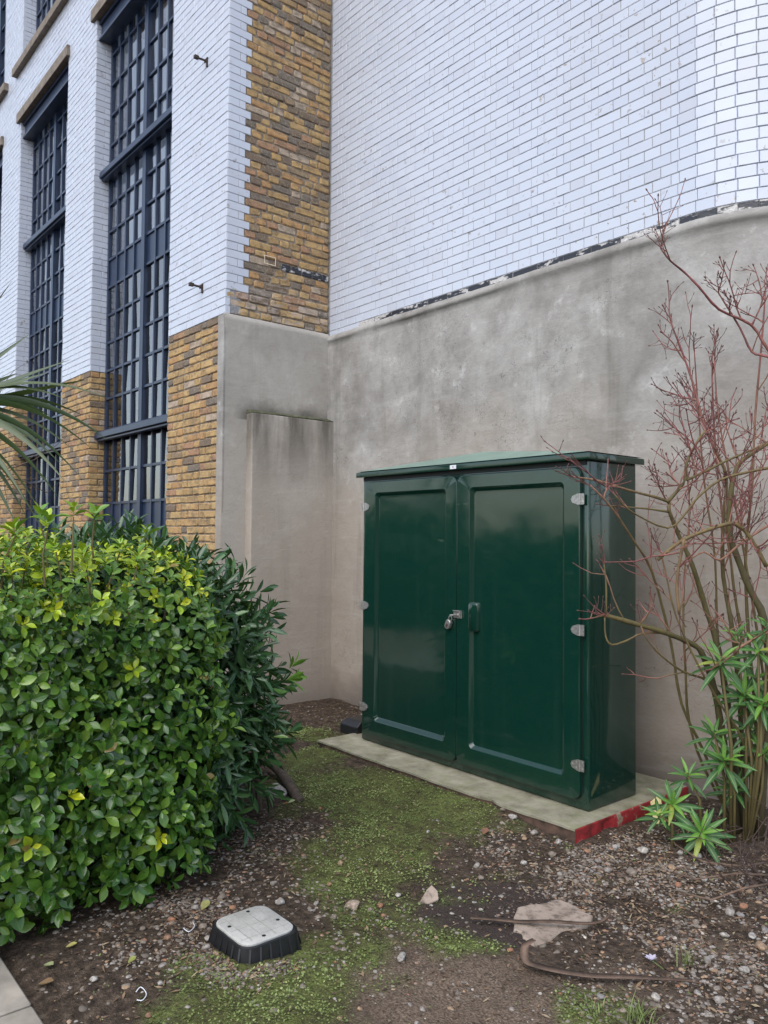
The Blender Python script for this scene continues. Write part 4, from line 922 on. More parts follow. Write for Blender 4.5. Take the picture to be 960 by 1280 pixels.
# ---- red stemmed dogwood by the wall
dg = empty('dogwood_shrub', (*onz(930, 1032)[:2], 0), 'leafless dogwood shrub with tangled red and olive stems beside the green cabinet', 'shrub')
STEMS = [  # (pixel path with depth in metres, radius base, radius tip, tint base, tint tip)
 ([(922, 1030, 4.2), (905, 930, 4.2), (893, 862, 4.15), (879, 820, 4.1), (867, 806, 4.08), (832, 791, 4.0), (795, 780, 3.95), (757, 769, 3.9)], .020, .011, .12, .32),
 ([(757, 769, 3.9), (758, 745, 3.9), (757, 722, 3.9), (755, 706, 3.9)], .006, .003, .3, .3),
 ([(832, 791, 4.0), (802, 792, 3.98), (785, 800, 3.95), (765, 806, 3.9), (757, 795, 3.9), (756, 772, 3.9)], .006, .004, .5, .35),
 ([(926, 1030, 4.25), (912, 900, 4.25), (898, 812, 4.2), (882, 760, 4.2), (866, 708, 4.15), (848, 668, 4.15), (836, 638, 4.1), (833, 626, 4.1), (783, 612, 4.0), (748, 601, 3.95), (717, 596, 3.9)], .020, .004, .12, .6),
 ([(834, 628, 4.1), (848, 612, 4.1), (856, 600, 4.1), (858, 580, 4.1), (870, 555, 4.1), (882, 538, 4.1)], .010, .006, .25, .4),
 ([(858, 600, 4.1), (880, 590, 4.1), (910, 575, 4.1), (945, 560, 4.1), (985, 540, 4.1)], .007, .005, .3, .4),
 ([(932, 1030, 4.3), (925, 880, 4.3), (916, 790, 4.25), (904, 720, 4.25), (904, 655, 4.2), (908, 597, 4.2), (895, 565, 4.2), (880, 531, 4.2), (868, 485, 4.2), (852, 438, 4.2), (839, 405, 4.2)], .015, .004, .15, .92),
 ([(948, 1030, 4.1), (962, 860, 4.1), (955, 775, 4.1), (938, 738, 4.1), (921, 695, 4.1), (912, 665, 4.1), (913, 620, 4.1), (921, 585, 4.1), (938, 568, 4.1), (975, 545, 4.1)], .024, .010, .08, .4),
 ([(822, 700, 3.95), (838, 686, 3.95), (856, 674, 3.95), (880, 664, 3.95), (905, 656, 3.95), (920, 655, 3.95), (934, 667, 3.95), (945, 684, 3.95), (958, 708, 3.95)], .008, .011, .42, .42),
 ([(855, 674, 3.9), (850, 700, 3.9), (846, 730, 3.9), (849, 768, 3.9)], .009, .007, .48, .5),
 ([(990, 470, 4.1), (960, 437, 4.1), (939, 406, 4.1), (899, 387, 4.05), (874, 359, 4.0), (855, 340, 4.0), (838, 326, 3.95), (826, 311, 3.95)], .009, .004, .7, .95),
 ([(915, 1030, 4.3), (880, 940, 4.3), (852, 880, 4.25), (838, 800, 4.2), (815, 715, 4.1), (792, 676, 4.0), (764, 634, 3.9), (738, 607, 3.85)], .009, .005, .2, .6),
 ([(935, 1030, 4.2), (915, 900, 4.2), (888, 854, 4.15), (855, 840, 4.1), (827, 820, 4.0), (808, 798, 3.95), (800, 780, 3.95)], .008, .004, .3, .55),
 ([(918, 1030, 4.35), (880, 960, 4.35), (861, 900, 4.35), (857, 840, 4.3), (854, 760, 4.3), (857, 700, 4.3), (862, 640, 4.3), (858, 580, 4.3)], .009, .004, .2, .7),
 ([(940, 1030, 4.3), (935, 860, 4.3), (926, 790, 4.3), (918, 740, 4.3), (912, 690, 4.3), (900, 620, 4.3), (893, 540, 4.3), (890, 470, 4.25)], .011, .004, .2, .85),
 ([(945, 1030, 4.25), (945, 900, 4.25), (936, 800, 4.25), (932, 700, 4.25), (940, 610, 4.25), (944, 520, 4.25), (952, 430, 4.2), (957, 362, 4.2)], .012, .004, .2, .85),
 ([(950, 1030, 4.15), (958, 900, 4.15), (948, 800, 4.2), (930, 690, 4.2), (915, 610, 4.2), (898, 520, 4.2), (893, 450, 4.2)], .010, .0035, .2, .8),
 ([(938, 1030, 4.4), (900, 830, 4.4), (894, 700, 4.4), (880, 600, 4.4), (872, 500, 4.35), (868, 440, 4.3)], .009, .003, .25, .85),
 ([(960, 790, 4.0), (940, 800, 4.0), (920, 812, 4.0), (905, 822, 4.0), (890, 836, 4.0)], .008, .005, .6, .5),
 ([(1010, 470, 4.0), (960, 446, 4.05), (940, 440, 4.1), (925, 410, 4.1), (898, 366, 4.1)], .009, .004, .75, .95),
 ([(939, 408, 4.1), (950, 385, 4.1), (957, 360, 4.1)], .006, .003, .8, .95),
 ([(960, 585, 4.0), (935, 590, 4.0), (900, 600, 4.0), (872, 622, 4.0), (858, 640, 4.0), (835, 660, 4.0), (790, 640, 3.9), (768, 618, 3.85)], .008, .004, .45, .4),
 ([(836, 640, 4.05), (810, 636, 4.0), (785, 634, 3.95), (760, 632, 3.9)], .006, .003, .3, .4),
 ([(990, 640, 4.0), (955, 660, 4.0), (925, 680, 4.0), (900, 700, 4.0), (880, 690, 4.0), (862, 700, 4.0)], .008, .004, .6, .6),
 ([(948, 1030, 4.2), (930, 930, 4.1), (900, 880, 4.05), (872, 830, 4.0), (845, 770, 4.0), (833, 720, 4.0), (826, 690, 4.0)], .008, .004, .25, .55),
]
rg = random.Random(17)
def twig(q, p, d, L, r, lev, t0, t1):
    n = 5; pts = [p]; dd = np.array(d, float); dd /= np.linalg.norm(dd)
    for k in range(n):
        dd = dd + np.array([rg.gauss(0, .13), rg.gauss(0, .13), rg.gauss(0, .1) + .06]); dd /= np.linalg.norm(dd); pts.append(pts[-1] + dd * L / n)
    q.tube(pts, [r * (1 - .45 * i / n) for i in range(n + 1)], 5, t=[t0 + (t1 - t0) * i / n for i in range(n + 1)], cap=False)
    e = pts[-1]; q.tube([e, e + dd * .008, e + dd * .016], [r * .6, r * 1.3, r * .3], 5, t=.97)
    if lev:
        for k in range(1, n):
            if rg.random() < .62:
                a = np.array([rg.gauss(0, 1), rg.gauss(0, .7), rg.gauss(.35, .7)]); a /= np.linalg.norm(a); twig(q, pts[k], dd * .6 + a * .8, L * rg.uniform(.3, .55), r * .68, lev - 1, min(1, t0 + .15), t1)
for si, (path_, r0, r1, t0, t1) in enumerate(STEMS):
    pts = [atd(*p) for p in path_]; n = len(pts); fine = []
    for i in range(n - 1):                    # smooth through the points
        p0, p1, p2, p3 = pts[max(i - 1, 0)], pts[i], pts[i + 1], pts[min(i + 2, n - 1)]
        for k in range(3):
            u = k / 3; fine.append(.5 * ((2 * p1) + (-p0 + p2) * u + (2 * p0 - 5 * p1 + 4 * p2 - p3) * u * u + (-p0 + 3 * p1 - 3 * p2 + p3) * u ** 3))
    fine.append(pts[-1]); fine = [f if (f[2] > .0 or i < 2) else np.array([f[0], f[1], .0]) for i, f in enumerate(fine)]; m_ = len(fine)
    if path_[0][1] == 1030: fine[0][2] = -.05
    q = MB(); q.tube(fine, [(r0 + (r1 - r0) * (i / (m_ - 1)) ** .8) * (1 + .08 * math.sin(i * 2.1)) for i in range(m_)], 8, t=[t0 + (t1 - t0) * (i / (m_ - 1)) ** 1.3 for i in range(m_)])
    for i in range(2, m_):
        hi = i / m_; z = fine[i][2]
        if z > .75 and rg.random() < (.0 if si in (1, 2) else .10 if si == 0 else .16 if si in (10, 19, 3, 21, 22) else .16 if si == 11 else .30 if z < 1.5 else .42):
            d = fine[i] - fine[i - 1]; d /= np.linalg.norm(d); a = np.array([rg.gauss(-.15, .8), rg.gauss(-.1, .55), rg.gauss(.5, .6)]); twig(q, fine[i], d * .5 + a, rg.uniform(.12, .42), rg.uniform(.0028, .0050), 1 + (z > 1.5), rg.uniform(.55, .75) if z > 1.2 else .4, rg.uniform(.75, 1.))
    tw = fine[-1]; d = fine[-1] - fine[-2]
    for k in range(2): twig(q, tw, d / np.linalg.norm(d) + np.array([rg.gauss(0, .4), rg.gauss(0, .4), rg.gauss(.1, .3)]), rg.uniform(.06, .16), .0028, 1, .8, 1.)
    q.build('stem', M['bark'], dg, smooth=True)

# ---- spurge with narrow leaf rosettes
sp = empty('spurge_plant', (*onz(915, 1050)[:2], 0), 'young spurge with whorls of narrow bright green leaves at the foot of the dogwood', 'plant')
ROS = [(901, 825, 4.0, .17, 15), (930, 868, 4.05, .17, 16), (905, 950, 4.05, .17, 18), (893, 915, 4.1, .14, 12), (841, 1005, 4.02, .15, 16), (877, 1041, 3.88, .17, 20), (948, 812, 4.0, .15, 12), (952, 880, 4.0, .16, 14), (938, 910, 4.1, .13, 12), (825, 1018, 4.0, .12, 10), (960, 780, 4.0, .13, 9), (945, 845, 4.1, .12, 10), (918, 985, 4.1, .15, 14), (860, 968, 4.1, .13, 12), (955, 940, 4.05, .15, 14), (920, 790, 4.1, .12, 10)]
PPs = []; rg2 = np.random.default_rng(77); Ms = []; cl = []
for px_, py_, dd, sz, n in ROS:
    c = atd(px_, py_, dd); c[2] = max(c[2], .10); b = np.array([*onz(min(px_ + 12, 935), 1052)[:2], 0.]) if px_ > 860 else np.array([c[0] + .05, c[1] + .03, 0.])
    b[2] = -.03; q = MB(); q.tube([b, b * .5 + c * .5 + np.array([.02, .02, .05]), c - [0, 0, .01]], [.009, .008, .006], 6, t=.3); q.build('stem', M['bark'], sp, smooth=True)
    ax = np.array([.35, -.5, .8]) + rg2.normal(size=3) * .15; ax /= np.linalg.norm(ax); t_ = np.cross(ax, (0, 0, 1)); t_ /= np.linalg.norm(t_); b2 = np.cross(ax, t_)
    for k in range(n):
        a = 2.4 * k + rg2.normal() * .1; tl = 1.75 - 1.35 * (k / n) + rg2.normal() * .1; rad = math.cos(a) * t_ + math.sin(a) * b2
        D = rad * math.sin(tl) + ax * math.cos(tl); Nl = ax * math.sin(tl) - rad * math.cos(tl)
        Ms.append(mats((c - ax * (.05 * (1 - k / n)))[None], D[None], Nl[None], np.array([sz * (1.05 - .35 * k / n) * rg2.uniform(.85, 1.1)]))[0]); cl.append(0 if k < n * .45 else (1 if k < n * .75 else 2) if rg2.random() > .05 else 3)
leaf_set(sp, SPU, np.array(Ms), np.array(cl), [(.035, .125, .028), (.065, .19, .035), (.14, .32, .04), (.30, .36, .06)], M['leaf_spurge'], 300, cell=2)

# ---- dry twiggy remains at the right
dt = empty('dry_twig_clump', (*onz(950, 1090)[:2], 0), 'tangle of thin dead brown stems trailing over the gravel beside the spurge', 'dead plant')
rg = random.Random(44)
for path_ in ([(955, 1085), (930, 1095), (880, 1082), (845, 1060), (825, 1040)], [(962, 1100), (920, 1105), (870, 1105), (840, 1092)], [(965, 1110), (930, 1122), (890, 1128), (855, 1118)]):
    q = MB(); q.tube([gpx(x, y, .035 + .02 * math.sin(i * 1.7)) for i, (x, y) in enumerate(path_)], [.006, .005, .0045, .004, .003][:len(path_)], 5); q.build('stem', M['dry_leaf'], dt, smooth=True)
for i in range(24):
    a = gpx(rg.uniform(925, 990), rg.uniform(1050, 1130), -.01); d = np.array([rg.gauss(0, .6), rg.gauss(0, .6), 1.]); L = rg.uniform(.2, .5)
    pts = [a]; 
    for k in range(4): d = d + np.array([rg.gauss(0, .4), rg.gauss(0, .4), -.25]); pts.append(pts[-1] + d / np.linalg.norm(d) * L / 4)
    q = MB(); q.tube(pts, [.003, .0026, .0022, .002, .0015], 4)
    for k in (2, 3): q.tube([pts[k], pts[k] + np.array([rg.gauss(0, .06), rg.gauss(0, .06), rg.gauss(.05, .05)])], [.0025, .0015], 4)
    q.build('stem', M['dark_stem'], dt)

# ================================================================== things lying on the soil
def ico(sub):
    bm = bmesh.new(); bmesh.ops.create_icosphere(bm, subdivisions=sub, radius=1); V = np.array([v.co[:] for v in bm.verts]); F = [tuple(v.index for v in f.verts) for f in bm.faces]; bm.free(); return V, F
I1, I2, I3 = ico(1), ico(2), ico(3)
rg = np.random.default_rng(91)
def stone_verts(base, seed, rough=.28):
    V, F = base; r2 = np.random.default_rng(seed); P = V.copy()
    for k in range(5):                                 # a few flat cuts give worn facets
        d = r2.normal(size=3); d /= np.linalg.norm(d); h = P @ d; lim = r2.uniform(.55, .85); P = P - np.maximum(h - lim, 0)[:, None] * d * .85
    P = P * (1 + rough * (vnoise(V[:, 0] * 1.7 + V[:, 2] * 1.1 + 30, V[:, 1] * 1.7 + V[:, 2] * 1.3 + 30, seed) - .5))[:, None]
    return P * np.array([1, r2.uniform(.65, .95), r2.uniform(.42, .7)]), F
SV = [[stone_verts(b, 100 + i) for i in range(10)] for b in (I1, I2)]
def scatter(n, spots, jit):
    P = np.zeros((0, 2)); w = np.array([s[3] for s in spots], float); w /= w.sum(); k = rg.choice(len(spots), n, p=w)
    C = np.array([onz(s[0], s[1])[:2] for s in spots]); r = np.array([s[2] for s in spots])
    P = C[k] + rg.normal(size=(n, 2)) * r[k][:, None] * jit; return P
SLAB = lambda x, y: (x > SX0 - .01) & (x < SX1 + .02) & (y > SY0 - .005)
def clear(P):
    x, y = P[:, 0], P[:, 1]; ok = ~SLAB(x, y) & (y > .86) & (y < WY - .06) & ~((np.abs(x - vx) < .17) & (np.abs(y - vy) < .155)) & (x > XI + .16)
    return P[ok]
GRAV = [(640, 1050, .22, 2), (700, 1070, .25, 4), (770, 1070, .25, 6), (840, 1070, .25, 6), (900, 1100, .28, 6), (850, 1130, .3, 5), (930, 1170, .3, 5), (780, 1120, .25, 4), (900, 1230, .3, 4), (820, 1190, .3, 3), (940, 1270, .25, 3), (700, 1110, .2, 2),
        (270, 1195, .08, 2.2), (300, 1212, .07, 2.2), (340, 1205, .06, 1.), (255, 1150, .10, 2.2), (200, 1140, .2, 3.4), (240, 1090, .25, 3.), (300, 1060, .25, 3.), (340, 1040, .22, 2.4), (170, 1190, .2, 2.), (390, 1080, .25, .8), (440, 1110, .3, 1.), (480, 1170, .35, 1.), (400, 1160, .3, .8), (560, 1240, .4, 1.2), (650, 1260, .35, 1.5), (760, 1250, .3, 2), (340, 960, .3, .5), (400, 890, .35, 1.), (440, 900, .2, .6), (870, 1020, .2, 2), (940, 1040, .25, 2.5), (150, 1210, .25, .6), (120, 1250, .25, .5), (560, 1060, .4, .8)]
P = clear(scatter(21000, GRAV, .8)); P = P[rg.random(len(P)) < np.clip(fbm(P[:, 0] * 6, P[:, 1] * 6, 123, 3) * 3.2 - 1.05, .1, 1)]; mb = MB()
for i, (x, y) in enumerate(P):
    s = .003 + .0085 * rg.random() ** 1.8 + (.010 * rg.random() if rg.random() < .16 else 0)
    V, F = SV[0][i % 10] if s < .009 else SV[1][i % 10]; a = rg.random() * 6.28; c_, s_ = math.cos(a), math.sin(a)
    Q = V @ np.array([[c_, s_, 0], [-s_, c_, 0], [0, 0, 1]]) * s; mb.add(Q + np.array([x, y, 0]), F, float(np.clip(rg.choice([.08, .2, .35, .45, .58, .66, .76, .88, .98], p=[.27, .28, .14, .04, .02, .12, .05, .06, .02]) + rg.normal() * .03, 0, 1)))
Zp = height(P[:, 0], P[:, 1])
for i in range(len(P)): mb.v[i][:, 2] += Zp[i] - .28 * np.ptp(mb.v[i][:, 2]) + .001
tag(mb.build('gravel', M['pebble'], None, smooth=True), 'scattered pebbles and gravel over the soil', 'gravel', kind='stuff')

# leaf litter flakes
P = clear(scatter(7000, GRAV + [(380, 880, .5, 6), (430, 885, .3, 4), (300, 1010, .4, 5), (340, 1050, .3, 3), (950, 1050, .3, 4), (560, 1090, .4, 2), (100, 1220, .4, 2)], 1.0)); Zp = height(P[:, 0], P[:, 1]); mb = MB()
for (x, y), z in zip(P, Zp):
    l, w = rg.uniform(.005, .02), rg.uniform(.002, .006); a = rg.random() * 6.28; d = np.array([math.cos(a), math.sin(a), rg.normal() * .25]); sd = np.array([-math.sin(a), math.cos(a), rg.normal() * .3]); p = np.array([x, y, z + rg.uniform(.002, .007)])
    mb.add([p - d * l - sd * w * .4, p - sd * w + np.array([0, 0, .002]), p + d * l, p + sd * w], [(0, 1, 2, 3)], rg.random() ** 1.5)
tag(mb.build('leaf_litter', M['litter'], None), 'brown leaf litter and bark crumbs on the soil', 'litter', kind='stuff')

# low ground cover: tiny leaves of moss and mind-your-own-business
cand = clear(np.stack([rg.uniform(-6, -.9, 260000), rg.uniform(.9, 4.4, 260000)], 1)); mv = moss_at(cand[:, 0], cand[:, 1]); mv = mv * np.clip(fbm(cand[:, 0] * 16, cand[:, 1] * 16, 88) * 2.6 - .75, .04, 1)
P = cand[rg.random(len(cand)) < mv * .75 + .004]; P = P[((P[:, 0] > -3.3) | (P[:, 1] > 1.9))]
Zp = height(P[:, 0], P[:, 1]); n = len(P)
l = rg.uniform(.0025, .0062, n) * (.7 + .6 * vnoise(P[:, 0] * 3, P[:, 1] * 3, 7)); a = rg.random(n) * 6.28; tl = rg.normal(size=n) * .35
D = np.stack([np.cos(a), np.sin(a), tl], 1); B = np.stack([-np.sin(a), np.cos(a), rg.normal(size=n) * .35], 1)
c = np.stack([P[:, 0], P[:, 1], Zp + rg.uniform(.002, .014, n)], 1)
VV = np.stack([c - D * l[:, None], c - B * l[:, None] * .75, c + D * l[:, None], c + B * l[:, None] * .75], 1).reshape(-1, 3)
tn = np.clip(.42 + .5 * (fbm(P[:, 0] * 4, P[:, 1] * 4, 55) - .5) * 2 + rg.normal(size=n) * .14, 0, 1)
mb = MB(); mb.add(VV, (np.arange(n)[:, None] * 4 + np.arange(4)).tolist(), np.repeat(tn, 4)); tag(mb.build('ground_cover', M['ground_cover'], None), 'patchy green moss and tiny creeping leaves on the soil', 'moss', kind='stuff')
# grass tufts
def tuft(px, py, n, h, label):
    p0 = gpx(px, py); q = MB(); r2 = random.Random(px)
    for i in range(n):
        b = np.array([r2.gauss(0, .02), r2.gauss(0, .02), -.004]); d = np.array([r2.gauss(0, .35), r2.gauss(0, .35), 1.]); L = h * r2.uniform(.5, 1.1); m_ = b + d * L * .55; tp = b + d * L + np.array([d[0], d[1], -.3]) * L * .5; sd = np.array([-d[1], d[0], 0]) + 1e-3; sd = sd / np.linalg.norm(sd) * .0018
        q.add([b - sd, b + sd, m_ + sd * .8, m_ - sd * .8, tp], [(0, 1, 2, 3), (3, 2, 4)], r2.uniform(.2, .8))
    o = q.build('grass_tuft', M['ground_cover']); o.location = p0; tag(o, label, 'grass')
tuft(795, 1272, 60, .07, 'short green grass tuft at the edge of the bright moss')
tuft(858, 1203, 16, .10, 'thin grass blades beside the small purple flower'); tuft(742, 1262, 40, .03, 'low mossy green tuft on bare soil near the long dry leaf')

# individual stones
COLN = {'orange': ([.76, .72], 'small orange flint stone lying on the soil', 'orange stones on the soil'), 'grey': ([.35, .86], 'small grey stone lying on the soil', 'grey stones on the soil'), 'pale': ([.48, .94], 'small pale cream stone lying on the soil', 'pale stones on the soil'), 'brown': ([.2, .66], 'small tan brown stone lying on the soil', 'tan stones on the soil')}
smesh = {}
def stone(px, py, r, colr, label=None, group=None, mesh=None, sink=.25):
    p = gpx(px, py); k = (colr, int(rg.integers(5)))
    if mesh is None:
        if k not in smesh:
            q = MB(); V, F = stone_verts(I2, 300 + k[1], .6); q.add(V, F, COLN[colr][0][k[1] % 2]); smesh[k] = q.mesh('stone', True); smesh[k].materials.append(M['pebble'])
        mesh = smesh[k]
    o = link('stone', mesh); o.location = (p[0], p[1], p[2] + r * .45 * (1 - sink)); o.scale = (r, r, r); o.rotation_euler = (rg.normal() * .15, rg.normal() * .15, rg.random() * 6.28)
    place_ = ('on the gravel by the spurge plant' if px > 795 and py < 1100 else 'on gravel right beside the dry twig tangle' if px > 890 and py < 1185 else 'on gravelly soil beyond the long curled dry leaf' if px > 795 else 'along the front edge of the concrete slab' if px > 610 and py < 1060 else 'on soil between the slab and the pinkish paving fragment' if px > 560 and py < 1145 else 'on sandy soil in front of the pinkish paving fragment' if px > 560
        else 'among the pebbles against the access cover' if 240 < px < 360 and 1100 < py else 'on bare soil under the edge of the bright shrub' if px < 240 else 'in the moss near the concrete slab' if py < 1090 else 'in patchy moss beside the angular shard')
    sz_ = 'tiny' if r < .0135 else 'small' if r < .0195 else 'chunky'
    cn_ = {'orange': 'orange flint', 'grey': 'grey', 'pale': 'pale cream', 'brown': 'tan'}[colr]
    tag(o, label or f'{sz_} {cn_} stone lying {place_}', 'stone', None if label else f'{cn_} stones {place_}'); return o
def special(name, seed, tint, flat=None):
    q = MB(); V, F = stone_verts(I3, seed, .4); 
    if flat is not None: V = V * flat
    q.add(V, F, tint); m = q.mesh(name, True); m.materials.append(M['pebble']); return m
stone(440, 1127, .036, 'brown', 'lumpy yellow brown stone half sunk in the moss', mesh=special('stone', 501, .62))
stone(502, 1194, .032, 'grey', 'long pale grey stone on sandy soil', mesh=special('stone', 502, .42, (1.2, .7, .9)))
stone(347, 992, .065, 'pale', 'pitted whitish lump of old mortar beside the fallen branch', mesh=special('stone', 503, .5), sink=.1)
# flat triangular shard standing up
p = gpx(537, 1120); q = MB(); pts = [(-.042, -.012), (-.005, -.022), (.040, -.002), (.036, .036), (.010, .062), (-.012, .04)]; k = len(pts)
q.add([(a, -.014, b + .012) for a, b in pts] + [(a * .9, .016, b * .9 + .012) for a, b in pts], [tuple(range(k))[::-1], tuple(range(k, 2 * k))] + [(j, (j + 1) % k, k + (j + 1) % k, k + j) for j in range(k)], .30)
o = q.build('stone', M['fragment_pink'], None, bevel=.003, seg=1); o.location = p; o.rotation_euler = (R(-48), 0, R(48)); tag(o, 'pale angular shard of stone on the moss beside the bare patch', 'stone')
for px, py, r, cn in [(412, 1102, .016, 'orange'), (425, 1077, .016, 'brown'), (463, 1132, .014, 'brown'), (475, 1125, .016, 'orange'), (480, 1138, .014, 'orange'), (417, 1145, .016, 'brown'), (498, 1113, .016, 'pale'), (403, 1044, .015, 'brown'), (407, 1049, .012, 'pale'), (601, 1094, .018, 'brown'), (601, 1131, .013, 'pale'), (596, 1080, .02, 'grey'), (826, 1173, .018, 'orange'), (638, 1185, .014, 'orange'), (723, 1137, .018, 'pale'), (840, 1083, .024, 'brown'), (805, 1062, .03, 'pale'), (790, 1090, .028, 'brown'), (850, 1066, .022, 'grey'), (872, 1068, .024, 'pale'), (848, 1104, .02, 'orange'), (838, 1128, .018, 'grey'), (829, 1131, .014, 'brown'), (850, 1124, .02, 'brown'), (912, 1137, .026, 'grey'), (925, 1140, .02, 'grey'), (930, 1130, .022, 'orange'), (938, 1112, .020, 'brown'), (940, 1168, .02, 'pale'), (955, 1162, .02, 'grey'), (952, 1182, .026, 'brown'), (855, 1183, .016, 'pale'), (820, 1246, .018, 'pale'), (752, 1244, .018, 'grey'), (528, 1255, .014, 'grey'), (210, 1175, .018, 'orange'), (214, 1155, .018, 'orange'), (156, 1127, .018, 'orange'), (189, 1136, .018, 'grey'), (186, 1128, .016, 'brown'), (178, 1165, .014, 'brown'), (181, 1178, .012, 'orange'), (244, 1135, .018, 'grey'), (247, 1125, .016, 'brown'), (276, 1122, .026, 'brown'), (290, 1135, .018, 'orange'), (258, 1126, .020, 'grey'), (254, 1160, .018, 'brown'), (262, 1175, .02, 'pale'), (258, 1186, .018, 'grey'), (270, 1196, .016, 'brown'), (350, 1130, .024, 'pale'), (342, 1105, .018, 'grey'), (248, 1110, .014, 'brown'), (117, 1228, .016, 'pale'), (200, 1232, .014, 'pale'), (187, 1265, .014, 'orange'), (296, 1200, .014, 'pale'), (310, 1203, .014, 'orange'), (328, 1200, .013, 'pale'), (640, 1028, .03, 'pale'), (628, 1020, .024, 'brown'), (668, 1040, .024, 'grey'), (655, 1046, .02, 'brown'), (698, 1052, .024, 'pale'), (690, 1066, .022, 'brown'), (735, 1062, .02, 'orange'), (748, 1075, .022, 'grey'), (770, 1058, .022, 'pale'), (760, 1085, .02, 'grey'), (880, 1100, .02, 'pale'), (900, 1085, .028, 'grey'), (905, 1165, .022, 'pale'), (870, 1150, .018, 'brown'), (884, 1200, .02, 'grey'), (930, 1215, .024, 'pale'), (948, 1240, .022, 'brown'), (900, 1250, .02, 'grey'), (700, 1090, .018, 'grey'), (720, 1100, .018, 'brown'), (655, 1075, .018, 'pale'), (430, 1200, .010, 'pale'), (450, 1255, .012, 'brown'), (395, 1128, .014, 'pale'), (545, 1065, .013, 'brown'), (535, 1040, .012, 'pale'), (560, 1055, .012, 'orange'), (400, 1009, .013, 'orange'), (345, 1062, .014, 'orange'), (350, 1068, .012, 'pale')]:
    stone(px, py, r, cn)
for px, py, r, lb in ((316, 930, .05, 'white flat stone under the hanging laurel leaves'), (356, 929, .06, 'white flat chalky stone on soil beyond the laurel')):
    stone(px, py, r, 'pale', lb, mesh=special('stone', int(px), .55, (1.2, .8, .5)))
# pale slab fragment flush with the soil
poly = [(645, 1133), (672, 1130), (700, 1124), (742, 1145), (733, 1157), (704, 1166), (680, 1180), (668, 1183), (655, 1172), (642, 1160)]
V = []
for _i in range(len(poly)):
    _a, _b = onz(*poly[_i]), onz(*poly[(_i + 1) % len(poly)])
    for _k in range(4): V.append(_a + (_b - _a) * _k / 4 + np.array([rg.normal() * .005, rg.normal() * .005, 0]))
c0 = np.mean(V, axis=0); c0[2] = gz(c0[0], c0[1]); k = len(V); q = MB()
V2 = []
for f_, z_ in ((1.03, -.03), (1.0, .004), (.955, .009)): V2 += [((v[0] - c0[0]) * f_, (v[1] - c0[1]) * f_, z_) for v in V]
q.add(V2, [(r_ * k + (j + 1) % k, r_ * k + j, (r_ + 1) * k + j, (r_ + 1) * k + (j + 1) % k) for r_ in (0, 1) for j in range(k)] + [tuple(2 * k + j for j in range(k))[::-1]]); o = q.build('stone_slab', M['fragment_pink']); o.location = c0; tag(o, 'flat pinkish paving fragment sunk into bare soil under a dry leaf', 'slab')
# long dry leaves
def strip(path_, wd, lift, label):
    pts = [gpx(a, b, l_ + .012) for (a, b), l_ in zip(path_, lift)]; o0 = pts[0].copy(); V = []; n = len(pts)
    fine = []
    for i in range(n - 1):
        p0, p1, p2, p3 = pts[max(i - 1, 0)], pts[i], pts[i + 1], pts[min(i + 2, n - 1)]
        for k in range(4): u = k / 4; fine.append(.5 * ((2 * p1) + (-p0 + p2) * u + (2 * p0 - 5 * p1 + 4 * p2 - p3) * u * u + (-p0 + 3 * p1 - 3 * p2 + p3) * u ** 3))
    fine.append(pts[-1]); m_ = len(fine)
    for i, p in enumerate(fine):
        d = fine[min(i + 1, m_ - 1)] - fine[max(i - 1, 0)]; d[2] = 0; d /= np.linalg.norm(d); sd = np.array([-d[1], d[0], 0]); w = wd * (.35 + .65 * math.sin(math.pi * min(1, .12 + i / m_)) ** .7)
        p = p - o0; V += [p - sd * w + (0, 0, .007), p, p + sd * w + (0, 0, .008), p + (0, 0, .0035)]
    F = []
    for i in range(m_ - 1):
        for j in range(4): F.append((4 * i + j, 4 * i + (j + 1) % 4, 4 * i + 4 + (j + 1) % 4, 4 * i + 4 + j))
    F += [(3, 2, 1, 0), tuple(4 * (m_ - 1) + j for j in range(4))]
    q = MB(); q.add(V, F); o = q.build('dry_leaf', M['dry_leaf'], None, smooth=True); o.location = o0; tag(o, label, 'dead leaf')
strip([(588, 1149), (615, 1151), (650, 1156), (690, 1160), (722, 1161), (748, 1157), (764, 1147)], .012, [.004, .006, .006, .012, .01, .008, .012], 'long dry brown leaf lying across the pinkish paving fragment')
strip([(668, 1192), (656, 1197), (658, 1207), (672, 1215), (700, 1222), (740, 1226), (790, 1228), (830, 1229), (866, 1231)], .017, [.04, .03, .012, .008, .006, .006, .006, .004, .002], 'long curled dry brown leaf lying on sandy soil')
# fallen leaves, small flower, white wire, bits
def fallen(px, py, sz, col, label, rot):
    V, F, A = leaf_var([.03, .2, .3, .26, .02], .2, -.15); p = gpx(px, py, .012); m = bpy.data.meshes.new('fallen_leaf'); m.from_pydata((V * sz).tolist(), [], F); set_col(m, np.tile(col, (len(V), 1)), A); m.materials.append(M['leaf_strap']); o = link('fallen_leaf', m); o.location = p; o.rotation_euler = (.15, -.1, rot); tag(o, label, 'leaf')
fallen(252, 1140, .06, (.36, .35, .13), 'pale yellow fallen leaf near the grey access cover', 2.2)
fallen(55, 1212, .048, (.30, .33, .17), 'pale green fallen leaf on soil near the paved path', .4)
fallen(82, 1192, .04, (.34, .31, .09), 'yellow fallen leaf under the edge of the bright green shrub', 1.2)
fallen(48, 1232, .055, (.20, .12, .06), 'tan brown fallen leaf on soil beside the paved path', .8)
fallen(160, 1212, .036, (.28, .30, .08), 'small lime yellow fallen sprig on soil below the shrub', 1.9)
fallen(353, 1006, .045, (.36, .14, .05), 'orange brown fallen leaf beside the mortar lump', .3)
fallen(360, 1005, .045, (.34, .42, .18), 'pale green fallen leaf beside the mortar lump', 1.3)
